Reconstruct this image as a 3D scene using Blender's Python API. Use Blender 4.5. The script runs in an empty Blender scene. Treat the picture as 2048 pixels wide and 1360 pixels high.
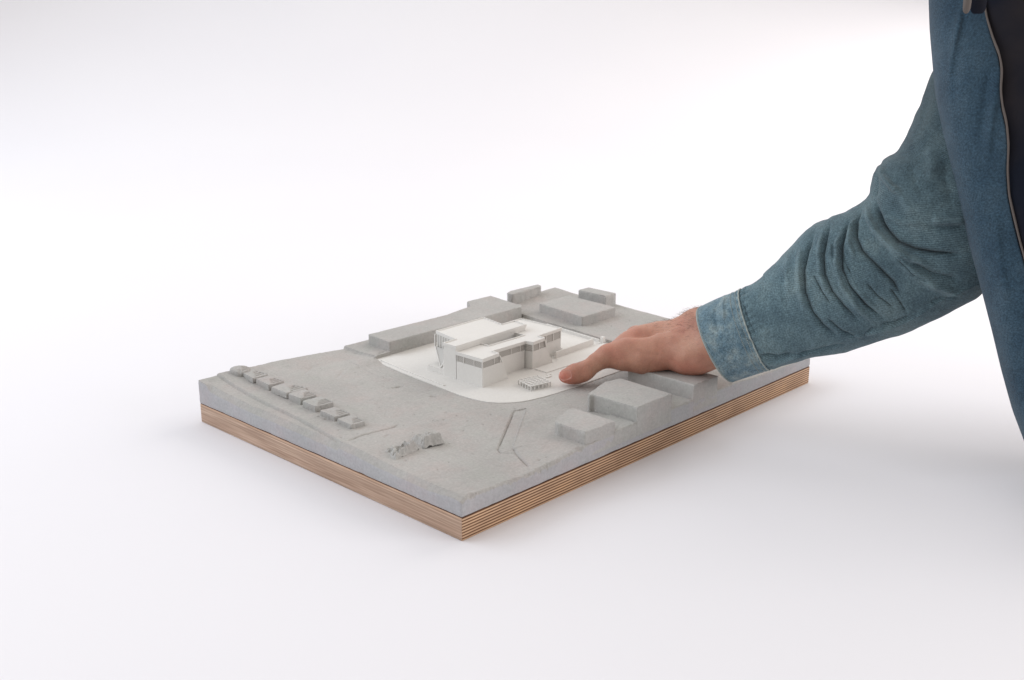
import bpy, bmesh, math, random
import numpy as np
from mathutils import Vector, Matrix
from mathutils.bvhtree import BVHTree
R=math.radians
sc=bpy.context.scene
col=sc.collection
random.seed(4); rng=np.random.default_rng(7)

# ------------------------------------------------------------------ camera
CP=np.array([-0.565354,-0.598144,0.415209]); YAW,PIT,ROL=0.762096,0.280080,0.00156
FPX=2118.8
def _cam():
    cy,sy=math.cos(YAW),math.sin(YAW);cp,sp=math.cos(PIT),math.sin(PIT)
    fw=np.array([cy*cp,sy*cp,-sp]);rt=np.array([sy,-cy,0.]);up=np.cross(rt,fw)
    r2=rt*math.cos(ROL)+up*math.sin(ROL);u2=-rt*math.sin(ROL)+up*math.cos(ROL)
    return r2,u2,fw
CR,CU,CW=_cam()
cd=bpy.data.cameras.new('camera'); co=bpy.data.objects.new('camera',cd); col.objects.link(co)
m=Matrix(((CR[0],CU[0],-CW[0],CP[0]),(CR[1],CU[1],-CW[1],CP[1]),(CR[2],CU[2],-CW[2],CP[2]),(0,0,0,1)))
co.matrix_world=m; cd.sensor_width=36; cd.lens=FPX/2048*36; cd.clip_start=.02; cd.clip_end=60
cd.dof.use_dof=True; cd.dof.focus_distance=1.08; cd.dof.aperture_fstop=16
sc.camera=co
def at(x,y,d):            # point seen at pixel (x,y) of the photo, d metres deep
    return CP+(CW+CR*(x-1024)/FPX-CU*(y-680)/FPX)*d
def onz(x,y,z):
    d=CW+CR*(x-1024)/FPX-CU*(y-680)/FPX
    return CP+d*(z-CP[2])/d[2]

# ------------------------------------------------------------------ light
w=bpy.data.worlds.new('World'); sc.world=w; w.use_nodes=True
bg=w.node_tree.nodes['Background']; bg.inputs[0].default_value=(1,.95,.90,1); bg.inputs[1].default_value=.56
def area(name,loc,tgt,sx,sy,power,colr):
    l=bpy.data.lights.new(name,'AREA'); l.shape='RECTANGLE'; l.size=sx; l.size_y=sy; l.energy=power; l.color=colr
    o=bpy.data.objects.new(name,l); col.objects.link(o); o.location=loc
    d=Vector(tgt)-Vector(loc); o.rotation_euler=d.to_track_quat('-Z','Y').to_euler(); return o
area('softbox_back_left',(-1.3,2.3,1.7),(.3,.2,.05),2.4,1.6,37,(.80,.89,1))
area('softbox_back',(1.0,3.0,2.3),(.4,.2,0),4,2,14,(.85,.95,1))
area('softbox_overhead',(.5,1.3,2.6),(.35,.45,0),3.4,3.0,15,(1,.93,.90))
area('softbox_left',(-2.0,0.9,1.1),(.2,.2,.05),1.6,1.4,9,(.86,.92,1))
area('softbox_right',(1.7,-2.3,.8),(.3,.1,.05),2.2,1.0,44,(.97,.95,.96))
area('added_fill_side',(3.0,-.4,1.6),(.7,-.2,0),2.8,2.4,52,(1,.94,.89))  # unseen fill added to brighten the right-hand floor, no window
area('softbox_backdrop',(-.3,3.4,2.4),(1.5,4.2,.9),3,1.6,7,(1,.97,1))
sc.view_settings.view_transform='Standard'; sc.view_settings.look='None'
sc.view_settings.exposure=0; sc.view_settings.gamma=1; sc.view_settings.use_curve_mapping=False
try: sc.cycles.use_denoising=True
except Exception: pass
sc.cycles.max_bounces=6

# ------------------------------------------------------------------ helpers
def link(name,me,mat=None,parent=None,label=None,smooth=False,sharp=None):
    o=bpy.data.objects.new(name,me); col.objects.link(o)
    if mat:
        me.materials.append(mat)
    if parent: o.parent=parent
    if label: o['label']=label
    if smooth or sharp is not None:
        me.polygons.foreach_set('use_smooth',[True]*len(me.polygons))
        if sharp is not None: me.set_sharp_from_angle(angle=R(sharp))
    return o
def pymesh(name,v,f):
    me=bpy.data.meshes.new(name); me.from_pydata([tuple(map(float,p)) for p in v],[],[tuple(map(int,q)) for q in f]); me.update(); return me
def npmesh(name,v,q):
    """fast quad mesh"""
    me=bpy.data.meshes.new(name); v=np.asarray(v,np.float32); q=np.asarray(q,np.int32)
    me.vertices.add(len(v)); me.vertices.foreach_set('co',v.ravel())
    me.loops.add(q.size); me.loops.foreach_set('vertex_index',q.ravel())
    me.polygons.add(len(q)); me.polygons.foreach_set('loop_start',np.arange(len(q),dtype=np.int32)*4)
    me.update(calc_edges=True); me.validate(); return me
def empty(name,loc=(0,0,0)):
    o=bpy.data.objects.new(name,None); col.objects.link(o); o.location=loc; o.empty_display_size=.01; return o
def prism_bm(bm,poly,z0,z1,bot=None):
    """poly: xy list (ccw or cw); z1 scalar or per-point list"""
    n=len(poly); z1s=z1 if hasattr(z1,'__len__') else [z1]*n
    z0s=z0 if hasattr(z0,'__len__') else [z0]*n
    b=bot or poly
    vb=[bm.verts.new((p[0],p[1],z)) for p,z in zip(b,z0s)]
    vt=[bm.verts.new((p[0],p[1],z)) for p,z in zip(poly,z1s)]
    bm.faces.new(vt); bm.faces.new(vb[::-1])
    for i in range(n):
        j=(i+1)%n; bm.faces.new((vb[i],vb[j],vt[j],vt[i]))
    return vb,vt
def fin(bm,bev=0,seg=2):
    bmesh.ops.recalc_face_normals(bm,faces=bm.faces)
    if bev: bmesh.ops.bevel(bm,geom=list(bm.edges),offset=bev,segments=seg,profile=.6,affect='EDGES',clamp_overlap=True)
    me=bpy.data.meshes.new('m'); bm.to_mesh(me); bm.free(); return me
def prism(name,poly,z0,z1,mat,parent,bev=.0006,label=None,bot=None):
    bm=bmesh.new(); prism_bm(bm,poly,z0,z1,bot); return link(name,fin(bm,bev),mat,parent,label,sharp=50)
def box_bm(bm,x0,x1,y0,y1,z0,z1): prism_bm(bm,[(x0,y0),(x1,y0),(x1,y1),(x0,y1)],z0,z1)
def noise2(x,y,s,seed=0,oct=4):
    """cheap value-noise sum, numpy"""
    out=np.zeros_like(x,float); a=1.;tot=0
    for o in range(oct):
        r=np.random.default_rng(seed*31+o); G=r.uniform(-1,1,(64,64))
        X=x/s*2**o; Y=y/s*2**o
        xi=np.floor(X).astype(int);yi=np.floor(Y).astype(int);fx=X-xi;fy=Y-yi
        fx=fx*fx*(3-2*fx);fy=fy*fy*(3-2*fy)
        g=lambda i,j:G[(xi+i)%64,(yi+j)%64]
        out+=a*((g(0,0)*(1-fx)+g(1,0)*fx)*(1-fy)+(g(0,1)*(1-fx)+g(1,1)*fx)*fy); tot+=a;a*=.5
    return out/tot
def segdist(x,y,poly):
    """distance to a polyline, and signed side / param"""
    best=np.full(x.shape,1e9);side=np.zeros(x.shape);tp=np.zeros(x.shape)
    L=[0]
    for a,b in zip(poly[:-1],poly[1:]): L.append(L[-1]+math.hypot(b[0]-a[0],b[1]-a[1]))
    for k,(a,b) in enumerate(zip(poly[:-1],poly[1:])):
        dx,dy=b[0]-a[0],b[1]-a[1];l2=dx*dx+dy*dy+1e-12
        t=np.clip(((x-a[0])*dx+(y-a[1])*dy)/l2,0,1)
        px=x-a[0]-t*dx;py=y-a[1]-t*dy;d=np.hypot(px,py)
        m_=d<best; best=np.where(m_,d,best); side=np.where(m_,np.sign(dx*(y-a[1])-dy*(x-a[0])),side)
        tp=np.where(m_,(L[k]+t*math.sqrt(l2))/L[-1],tp)
    return best,side,tp
def inpoly(x,y,poly):
    c=np.zeros(x.shape,bool);n=len(poly)
    for i in range(n):
        x0,y0=poly[i];x1,y1=poly[i-1]
        k=((y0>y)!=(y1>y))&(x<(x1-x0)*(y-y0)/(y1-y0+1e-15)+x0); c^=k
    return c

# ------------------------------------------------------------------ materials
def newmat(name):
    m_=bpy.data.materials.new(name); m_.use_nodes=True; nt=m_.node_tree; b=nt.nodes['Principled BSDF']; return m_,nt,b
def N(nt,t,**k):
    n=nt.nodes.new(t)
    for a,v in k.items():
        if a.startswith('i_'): n.inputs[a[2:].replace('_',' ')].default_value=v
        else: setattr(n,a,v)
    return n
def ramp(nt,fac,stops):
    r=nt.nodes.new('ShaderNodeValToRGB'); nt.links.new(fac,r.inputs[0]); e=r.color_ramp.elements
    while len(e)<len(stops): e.new(.5)
    for k,(p,c) in enumerate(stops): e[k].position=p; e[k].color=(*c,1) if len(c)==3 else c
    return r.outputs[0]
def g3(v): return (v,v,v)
def concrete(name,base,var=.05,bump=.25,speck=True):
    m_,nt,b=newmat(name); L=nt.links
    tc=N(nt,'ShaderNodeTexCoord'); 
    n1=N(nt,'ShaderNodeTexNoise'); n1.inputs['Scale'].default_value=9; n1.inputs['Detail'].default_value=6; L.new(tc.outputs['Object'],n1.inputs['Vector'])
    c0=tuple(c*(1-var*1.6) for c in base); c1=tuple(c*(1+var*1.4) for c in base)
    colr=ramp(nt,n1.outputs['Fac'],[(.3,c0),(.7,c1)])
    n2=N(nt,'ShaderNodeTexNoise'); n2.inputs['Scale'].default_value=420; n2.inputs['Detail'].default_value=3; L.new(tc.outputs['Object'],n2.inputs['Vector'])
    mx=N(nt,'ShaderNodeMixRGB',blend_type='MULTIPLY'); mx.inputs[0].default_value=1
    L.new(colr,mx.inputs[1]); L.new(ramp(nt,n2.outputs['Fac'],[(.3,g3(1-var*2.0)),(.7,g3(1+var*1.1))]),mx.inputs[2])
    last=mx.outputs[0]
    if speck:
        # pores (dark) and sand grains (light)
        v=N(nt,'ShaderNodeTexVoronoi'); v.inputs['Scale'].default_value=95; L.new(tc.outputs['Object'],v.inputs['Vector'])
        sepv=N(nt,'ShaderNodeSeparateColor'); L.new(v.outputs['Color'],sepv.inputs[0])
        rad=N(nt,'ShaderNodeMath',operation='MULTIPLY_ADD'); rad.inputs[1].default_value=.22; rad.inputs[2].default_value=-.165; L.new(sepv.outputs[0],rad.inputs[0])
        lt=N(nt,'ShaderNodeMath',operation='LESS_THAN'); L.new(v.outputs['Distance'],lt.inputs[0]); L.new(rad.outputs[0],lt.inputs[1])
        m2=N(nt,'ShaderNodeMixRGB'); L.new(lt.outputs[0],m2.inputs[0]); L.new(last,m2.inputs[1]); m2.inputs[2].default_value=(*[c*.5 for c in base],1); last=m2.outputs[0]
        v2=N(nt,'ShaderNodeTexVoronoi'); v2.inputs['Scale'].default_value=170; L.new(tc.outputs['Object'],v2.inputs['Vector'])
        s2=N(nt,'ShaderNodeSeparateColor'); L.new(v2.outputs['Color'],s2.inputs[0])
        r2=N(nt,'ShaderNodeMath',operation='MULTIPLY_ADD'); r2.inputs[1].default_value=.7; r2.inputs[2].default_value=-.52; L.new(s2.outputs[1],r2.inputs[0])
        l2=N(nt,'ShaderNodeMath',operation='LESS_THAN'); L.new(v2.outputs['Distance'],l2.inputs[0]); L.new(r2.outputs[0],l2.inputs[1])
        m3=N(nt,'ShaderNodeMixRGB'); L.new(l2.outputs[0],m3.inputs[0]); L.new(last,m3.inputs[1]); m3.inputs[2].default_value=(*[min(.8,c*1.18) for c in base],1); last=m3.outputs[0]
    if speck or bump>.15:
        # casting stains: warm / cool drift, darker damp patches, trowel streaks
        ns=N(nt,'ShaderNodeTexNoise'); ns.inputs['Scale'].default_value=24; ns.inputs['Detail'].default_value=7; ns.inputs['Roughness'].default_value=.68; L.new(tc.outputs['Object'],ns.inputs['Vector'])
        ma=N(nt,'ShaderNodeMixRGB',blend_type='MULTIPLY'); ma.inputs[0].default_value=1; L.new(last,ma.inputs[1])
        L.new(ramp(nt,ns.outputs['Fac'],[(.34,(.975,1.0,.985)),(.5,(1,1,1)),(.66,(1.035,.985,.98))]),ma.inputs[2])
        nd=N(nt,'ShaderNodeTexNoise'); nd.inputs['Scale'].default_value=58; nd.inputs['Detail'].default_value=8; nd.inputs['Roughness'].default_value=.75; L.new(tc.outputs['Object'],nd.inputs['Vector'])
        mb=N(nt,'ShaderNodeMixRGB',blend_type='MULTIPLY'); mb.inputs[0].default_value=1; L.new(ma.outputs[0],mb.inputs[1])
        L.new(ramp(nt,nd.outputs['Fac'],[(.30,g3(.84)),(.42,g3(.975)),(.62,g3(1.0)),(.74,g3(1.09))]),mb.inputs[2])
        mpz=N(nt,'ShaderNodeMapping'); mpz.inputs['Scale'].default_value=(26,380,120); mpz.inputs['Rotation'].default_value=(0,0,.35); L.new(tc.outputs['Object'],mpz.inputs[0])
        nz_=N(nt,'ShaderNodeTexNoise'); nz_.inputs['Scale'].default_value=1; nz_.inputs['Detail'].default_value=4; L.new(mpz.outputs[0],nz_.inputs['Vector'])
        mc=N(nt,'ShaderNodeMixRGB',blend_type='MULTIPLY'); mc.inputs[0].default_value=1; L.new(mb.outputs[0],mc.inputs[1])
        L.new(ramp(nt,nz_.outputs['Fac'],[(.30,g3(.97)),(.6,g3(1.0)),(.75,g3(1.02))]),mc.inputs[2]); last=mc.outputs[0]
    L.new(last,b.inputs['Base Color'])
    b.inputs['Roughness'].default_value=.85; b.inputs['Specular IOR Level'].default_value=.25
    n3=N(nt,'ShaderNodeTexNoise'); n3.inputs['Scale'].default_value=260; n3.inputs['Detail'].default_value=5; n3.inputs['Roughness'].default_value=.7; L.new(tc.outputs['Object'],n3.inputs['Vector'])
    bp=N(nt,'ShaderNodeBump'); bp.inputs['Strength'].default_value=bump; bp.inputs['Distance'].default_value=.0012; L.new(n3.outputs['Fac'],bp.inputs['Height'])
    vp=N(nt,'ShaderNodeTexVoronoi'); vp.inputs['Scale'].default_value=330; L.new(tc.outputs['Object'],vp.inputs['Vector'])
    bq=N(nt,'ShaderNodeBump'); bq.inputs['Strength'].default_value=bump*1.1; bq.inputs['Distance'].default_value=.0009; L.new(ramp(nt,vp.outputs['Distance'],[(.0,g3(0)),(.28,g3(1))]),bq.inputs['Height']); L.new(bp.outputs[0],bq.inputs['Normal']); L.new(bq.outputs[0],b.inputs['Normal'])
    return m_
M_con=concrete('cast_concrete',(.43,.415,.398),bump=.28)
M_conp=concrete('cast_concrete_block',(.43,.42,.405))
M_conside=concrete('cast_concrete_smooth_side',(.425,.418,.430),var=.05,bump=.18,speck=False)
M_white=concrete('white_card',(.70,.685,.66),var=.012,bump=.05,speck=False)
M_plate=concrete('white_plaster_plate',(.67,.655,.63),var=.018,bump=.12,speck=False)
def simple(name,c,rough=.6,spec=.3):
    m_,nt,b=newmat(name); b.inputs['Base Color'].default_value=(*c,1); b.inputs['Roughness'].default_value=rough; b.inputs['Specular IOR Level'].default_value=spec; return m_
# frosted clear plastic of the model windows
M_win,nt,b=newmat('frosted_window_film'); b.inputs['Base Color'].default_value=(.33,.31,.29,1); b.inputs['Roughness'].default_value=.35
tc=N(nt,'ShaderNodeTexCoord'); wv=N(nt,'ShaderNodeTexWave',bands_direction='DIAGONAL'); wv.inputs['Scale'].default_value=230; nt.links.new(tc.outputs['Object'],wv.inputs['Vector'])
nt.links.new(ramp(nt,wv.outputs['Fac'],[(.2,(.36,.345,.325)),(.8,(.45,.43,.405))]),b.inputs['Base Color'])
M_slat=simple('pale_slats',(.50,.49,.47),.6,.2)
# backdrop paper
M_bg,nt,b=newmat('white_paper'); b.inputs['Base Color'].default_value=(.80,.795,.81,1); b.inputs['Roughness'].default_value=.75; b.inputs['Specular IOR Level'].default_value=.2
tc=N(nt,'ShaderNodeTexCoord'); n=N(nt,'ShaderNodeTexNoise'); n.inputs['Scale'].default_value=1.3; n.inputs['Detail'].default_value=2; nt.links.new(tc.outputs['Object'],n.inputs['Vector'])
nt.links.new(ramp(nt,n.outputs['Fac'],[(.3,(.785,.777,.812)),(.7,(.802,.794,.824))]),b.inputs['Base Color'])
# plywood: plies on the y edge, long grain on the x edge, veneer everywhere
M_ply,nt,b=newmat('birch_plywood'); L=nt.links
tc=N(nt,'ShaderNodeTexCoord'); sp=N(nt,'ShaderNodeSeparateXYZ'); L.new(tc.outputs['Object'],sp.inputs[0])
geo=N(nt,'ShaderNodeNewGeometry'); sn=N(nt,'ShaderNodeSeparateXYZ'); L.new(geo.outputs['Normal'],sn.inputs[0])
mp=N(nt,'ShaderNodeMapping'); mp.inputs['Scale'].default_value=(14,14,620); L.new(tc.outputs['Object'],mp.inputs[0])
gn=N(nt,'ShaderNodeTexNoise'); gn.inputs['Scale'].default_value=1; gn.inputs['Detail'].default_value=7; gn.inputs['Roughness'].default_value=.65; L.new(mp.outputs[0],gn.inputs['Vector'])
mpw=N(nt,'ShaderNodeMapping'); mpw.inputs['Scale'].default_value=(25,25,60); L.new(tc.outputs['Object'],mpw.inputs[0])
gw=N(nt,'ShaderNodeTexNoise'); gw.inputs['Scale'].default_value=1; gw.inputs['Detail'].default_value=3; L.new(mpw.outputs[0],gw.inputs['Vector'])
# ply phase
zz=N(nt,'ShaderNodeMath',operation='MULTIPLY_ADD'); zz.inputs[1].default_value=2*math.pi/.00271; zz.inputs[2].default_value=-1.2; L.new(sp.outputs[2],zz.inputs[0])
wob=N(nt,'ShaderNodeMath',operation='MULTIPLY_ADD'); wob.inputs[1].default_value=1.3; L.new(gw.outputs['Fac'],wob.inputs[0]); L.new(zz.outputs[0],wob.inputs[2])
sn_=N(nt,'ShaderNodeMath',operation='SINE'); L.new(wob.outputs[0],sn_.inputs[0])
nrm=N(nt,'ShaderNodeMath',operation='MULTIPLY_ADD'); nrm.inputs[1].default_value=.5; nrm.inputs[2].default_value=.5; L.new(sn_.outputs[0],nrm.inputs[0])
plies=ramp(nt,nrm.outputs[0],[(.16,(.12,.055,.03)),(.38,(.33,.185,.10)),(.62,(.53,.345,.215)),(.92,(.60,.42,.285))])
pm=N(nt,'ShaderNodeMixRGB',blend_type='MULTIPLY'); pm.inputs[0].default_value=.8; L.new(plies,pm.inputs[1]); L.new(ramp(nt,gn.outputs['Fac'],[(.30,g3(.60)),(.42,g3(.92)),(.65,g3(1.12))]),pm.inputs[2])
pv=N(nt,'ShaderNodeMixRGB',blend_type='MULTIPLY'); pv.inputs[0].default_value=1; L.new(pm.outputs[0],pv.inputs[1]); L.new(ramp(nt,gw.outputs['Fac'],[(.3,(.84,.80,.77)),(.5,(1,.98,.96)),(.7,(1.12,1.08,1.0))]),pv.inputs[2])
grain=ramp(nt,gn.outputs['Fac'],[(.3,(.30,.20,.145)),(.5,(.45,.315,.235)),(.66,(.58,.43,.33))])
# thin veneer lines near top and bottom of the long-grain edge
zr=ramp(nt,N(nt,'ShaderNodeMath',operation='MULTIPLY').outputs[0],[(0,g3(1)),(1,g3(1))])
zm=[n_ for n_ in nt.nodes if n_.type=='MATH' and n_.operation=='MULTIPLY'][-1]; zm.inputs[1].default_value=1/.0217; L.new(sp.outputs[2],zm.inputs[0])
vr=ramp(nt,zm.outputs[0],[(.0,(.85,.85,.85)),(.10,(1.0,1.0,1.0)),(.20,(1.02,1.0,1.0)),(.78,g3(.94)),(.83,g3(1.22)),(.87,g3(.86)),(.95,(1.2,1.15,1.08))])
gm=N(nt,'ShaderNodeMixRGB',blend_type='MULTIPLY'); gm.inputs[0].default_value=1; L.new(grain,gm.inputs[1]); L.new(vr,gm.inputs[2])
gq=N(nt,'ShaderNodeMixRGB',blend_type='MULTIPLY'); gq.inputs[0].default_value=1; L.new(gm.outputs[0],gq.inputs[1]); L.new(ramp(nt,nrm.outputs[0],[(.1,(.90,.89,.88)),(.5,g3(1.0)),(.9,g3(1.03))]),gq.inputs[2])
ab=N(nt,'ShaderNodeMath',operation='ABSOLUTE'); L.new(sn.outputs[0],ab.inputs[0])
gt=N(nt,'ShaderNodeMath',operation='GREATER_THAN'); gt.inputs[1].default_value=.72; L.new(ab.outputs[0],gt.inputs[0])
fm=N(nt,'ShaderNodeMixRGB'); L.new(gt.outputs[0],fm.inputs[0]); L.new(pv.outputs[0],fm.inputs[1]); L.new(gq.outputs[0],fm.inputs[2])
L.new(fm.outputs[0],b.inputs['Base Color']); b.inputs['Roughness'].default_value=.62; b.inputs['Specular IOR Level'].default_value=.25
bp=N(nt,'ShaderNodeBump'); bp.inputs['Strength'].default_value=.35; bp.inputs['Distance'].default_value=.0006; L.new(gn.outputs['Fac'],bp.inputs['Height']); L.new(bp.outputs[0],b.inputs['Normal'])

# ------------------------------------------------------------------ setting: white sweep
def backdrop():
    # paper sweep: floor, then a large-radius curve up, square to the shelf the camera looks along
    a=math.atan2(CW[1],CW[0]); f=np.array([math.cos(a),math.sin(a)]); s=np.array([-f[1],f[0]])
    prof=[(-2.5,0)]; r=3.4;d0=1.7
    prof+=[(x,0) for x in np.linspace(-2.2,d0,24)]
    prof+=[(d0+r*math.sin(t),r-r*math.cos(t)) for t in np.linspace(.03,math.pi/2,48)]
    prof+=[(d0+r,z) for z in np.linspace(r+.2,4.6,6)]
    v=[];q=[];ws=np.linspace(-4,4,9)
    for d,z in prof:
        for w_ in ws:
            p=f*d+s*w_; v.append((CP[0]*0+p[0],p[1],z))
    n=len(ws)
    for i in range(len(prof)-1):
        for j in range(n-1): q.append((i*n+j,i*n+j+1,(i+1)*n+j+1,(i+1)*n+j))
    o=link('backdrop',npmesh('backdrop',v,q),M_bg,smooth=True); o['kind']='structure'; o['label']='white seamless paper sweep under and behind the model'
backdrop()

# ------------------------------------------------------------------ the architectural model
A,B=.594,.42; PZ=.0217; PLZ=.042
model=empty('architectural_model',(A/2,B/2,0)); model['category']='scale model'
model['label']='grey cast concrete site model of a town block on a thick plywood board'
def par(o,root):  # keep world coordinates under an offset empty
    o.parent=root; o.matrix_parent_inverse=Matrix.Translation(-Vector(root.location)); return o
def mp_(name,poly,z0,z1,mat,root,bev=.0006,label=None,bot=None):
    o=prism(name,poly,z0,z1,mat,None,bev,label,bot); return par(o,root)
# plywood board
bm=bmesh.new(); box_bm(bm,-.0006,A+.0012,-.0006,B,0,PZ); me=fin(bm,.0011,3)
par(link('plywood_base',me,M_ply,sharp=40),model)

plate_poly=[(.1965,.3575),(.1885,.295),(.184,.2386),(.1810,.2041),(.1800,.190),(.1804,.1761),(.1818,.164),(.1846,.1534),(.191,.143),(.2,.1352),(.2095,.129),(.2206,.1253),(.237,.1222),(.2551,.1203),(.2871,.119),(.3245,.1195),(.448,.1195),(.4485,.17),(.4495,.2155),(.4583,.2997),(.4655,.3672),(.33,.3625)]
ip=lambda x,pts:np.interp(x,[p[0] for p in pts],[p[1] for p in pts])
E_back=[(0,.0512),(.033,.0516),(.07,.0488),(.107,.0483),(.15,.0464),(.183,.0452),(.1985,.0442),(.2015,.0465),(.24,.0463),(.40,.048),(.48,.0505),(.56,.0532),(.594,.0542)]
E_front=[(0,.0397),(.046,.0381),(.085,.0362),(.144,.0392),(.22,.0400),(.42,.0400),(.594,.0346)]
E_left=[(0,.04),(.08,.04),(.107,.0412),(.151,.0438),(.23,.0440),(.319,.0444),(.38,.0470),(.4175,.0512)]
E_right=[(0,.0336),(.1737,.042),(.244,.0452),(.304,.0483),(.375,.051),(.42,.0542)]
road_a=[(.186,.1165),(.1645,.1011),(.134,.080),(.1042,.0597)]
road_b=[(.2005,.112),(.179,.0966),(.146,.073),(.1172,.0518)]
road_b2=[(.1172,.0518),(.110,.040),(.1036,.0298),(.0942,.0103)]
strip=road_a+[(.098,.0505)]+[(.107,.039),(.110,.040),(.1172,.0518)]+road_b[::-1]
def H(x,y):
    u=x/A;v=y/B
    ef=ip(x,E_front);eb=ip(x,E_back);el=ip(y,E_left);er=ip(y,E_right)
    c00,c10,c01,c11=.0398,.0340,.0512,.0542
    h=(1-v)*ef+v*eb+(1-u)*el+u*er-((1-u)*(1-v)*c00+u*(1-v)*c10+(1-u)*v*c01+u*v*c11)
    # level shelf the plate lies in
    d=np.where(inpoly(x,y,plate_poly),0,segdist(x,y,plate_poly+plate_poly[:1])[0])
    front=(y<.34)&(x<.44)
    wgt=np.exp(-(d/.035)**2)
    tgt=np.where(front,PLZ+.0002,.0462)
    # smooth target
    s=1/(1+np.exp(-((x-.40)/.02)))+1/(1+np.exp(-((y-.345)/.004)))
    tgt=PLZ-.0008+.0048*np.clip(s,0,1)*np.where(y<.13,0,1)
    h=h*(1-wgt)+tgt*wgt
    # step along x=.2 behind the plate
    k=(y>.352)&(x<.2005)&(x>.1)
    h=np.where(k,h-.0016*np.exp(-((.2-x)/.05)**2),h)
    # right-hand yard (raised lot near the front-right edge, x>.12)
    h+=.0016*(1/(1+np.exp(-(x-.145)/.006)))*(1/(1+np.exp((y-.045)/.012)))*np.where(x<.43,1,np.exp(-((x-.43)/.03)**2))
    # carved strip
    ins=inpoly(x,y,strip); h=np.where(ins,h-.0010,h)
    def groove(poly,w,dep,fade=True):
        nonlocal h
        dd,sd,t=segdist(x,y,poly); p=np.exp(-(dd/w)**2)
        if fade: p*=np.clip(np.minimum(t,1-t)*8,0,1)
        h=h-dep*p
    groove(road_a,.0008,.0019); groove([(.1042,.0597),(.1000,.0520)],.0012,.0012,False)
    groove([(.100,.052),(.108,.041),(.100,.022),(.094,.008)],.0012,.0012)
    groove([(.102,.052),(.128,.046)],.0008,-.0006)
    groove(road_b2,.0012,.0014); groove(road_b,.0007,-.0008)
    kerb=[(.0225,.4190),(.0170,.3438),(.0125,.2467),(.0045,.1764)]
    groove(kerb,.0011,.0024,False)
    dd,sd,t=segdist(x,y,kerb); h=np.where((sd<0)&(y>.17)&(x<.03),h-.0022*np.clip(1-np.exp(-dd/.0012),0,1),h)
    groove([(.0065,.1671),(.03,.1690),(.0561,.1676),(.0657,.1677),(.078,.171)],.0011,.0017)
    groove([(.1744,.3981),(.1619,.3173),(.1601,.2391),(.1595,.1917)],.0009,.0006)
    groove([(.178,.372),(.172,.31),(.170,.24)],.0008,-.0004)
    groove([(.197,.3985),(.198,.38),(.1985,.360)],.0012,.0010)
    groove([(.205,.362),(.22,.3645)],.0012,.0010)
    groove([(.143,.262),(.158,.2585)],.0018,.0018); groove([(.147,.2585),(.156,.2625)],.0012,.0014)
    groove([(.04,.150),(.05,.154)],.0012,.0009); groove([(.12,.33),(.15,.352)],.002,.0007)
    groove([(.095,.36),(.13,.385)],.0016,.0006); groove([(.155,.212),(.1585,.205)],.0013,.0016)
    # soft rolled edge on the x=0 side, crisp but chipped on the y=0 side
    jag=noise2(x*1.0,y,.02,3)
    e=np.clip(1-(x)/(.0050+.003*jag),0,1); corner=np.clip((.405-y)/.01,0,1)
    h=h-.0050*np.clip((1-x/(.0042+.0012*jag)),0,1)*corner*np.clip((y+.02)/.06,0,1)
    ch=noise2(x,y+x*.3,.006,9,3)
    e2=np.clip(1-y/(.0016+.0035*np.clip(ch,0,1)),0,1); h=h-.0026*e2**1.2*(.35+np.clip(ch*2.2,0,1.3))*np.where(x<.16,1,.3)
    hf=np.clip(noise2(x,y*3,.0022,15,2)-.1,0,1); h-=.0022*hf*np.clip(1-y/.0035,0,1)*np.where(x<.16,1,.3)
    e3=np.clip(1-(A-x)/.0015,0,1)+np.clip(1-(B-y)/.0015,0,1); h=h-.0008*e3
    e4=np.clip(1-np.hypot(x,y)/.010,0,1); h=h-.002*e4
    # casting roughness
    h+=.00055*noise2(x,y,.035,1)+.00026*noise2(x,y,.0045,2,4)
    pit=noise2(x,y,.0035,5,2); h-=.0006*np.clip(pit-.62,0,1)*2.2
    return h
nx,ny=744,527
xs=np.linspace(0,A,nx);ys=np.linspace(0,B,ny)
GX,GY=np.meshgrid(xs,ys,indexing='ij')
HZ=H(GX,GY)
hole=inpoly(GX,GY,plate_poly)
pr=np.random.default_rng(33)
for k in range(190):   # air holes and sand grains left by the casting
    cx_,cy_=pr.uniform(.006,A-.006),pr.uniform(.004,B-.006); rr_=pr.uniform(.0006,.0013); up_=pr.random()<.45
    i0,i1=max(0,int((cx_-.004)/A*(nx-1))),min(nx,int((cx_+.004)/A*(nx-1))+2); j0,j1=max(0,int((cy_-.004)/B*(ny-1))),min(ny,int((cy_+.004)/B*(ny-1))+2)
    dd_=np.hypot(GX[i0:i1,j0:j1]-cx_,GY[i0:i1,j0:j1]-cy_); HZ[i0:i1,j0:j1]+=(.0006 if up_ else -.0014)*np.exp(-(dd_/rr_)**2)
HZ=np.where(hole,.0372,HZ)
v=np.stack([GX,GY,HZ],-1).reshape(-1,3)
idx=np.arange(nx*ny).reshape(nx,ny)
q=np.stack([idx[:-1,:-1],idx[1:,:-1],idx[1:,1:],idx[:-1,1:]],-1).reshape(-1,4)
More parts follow.
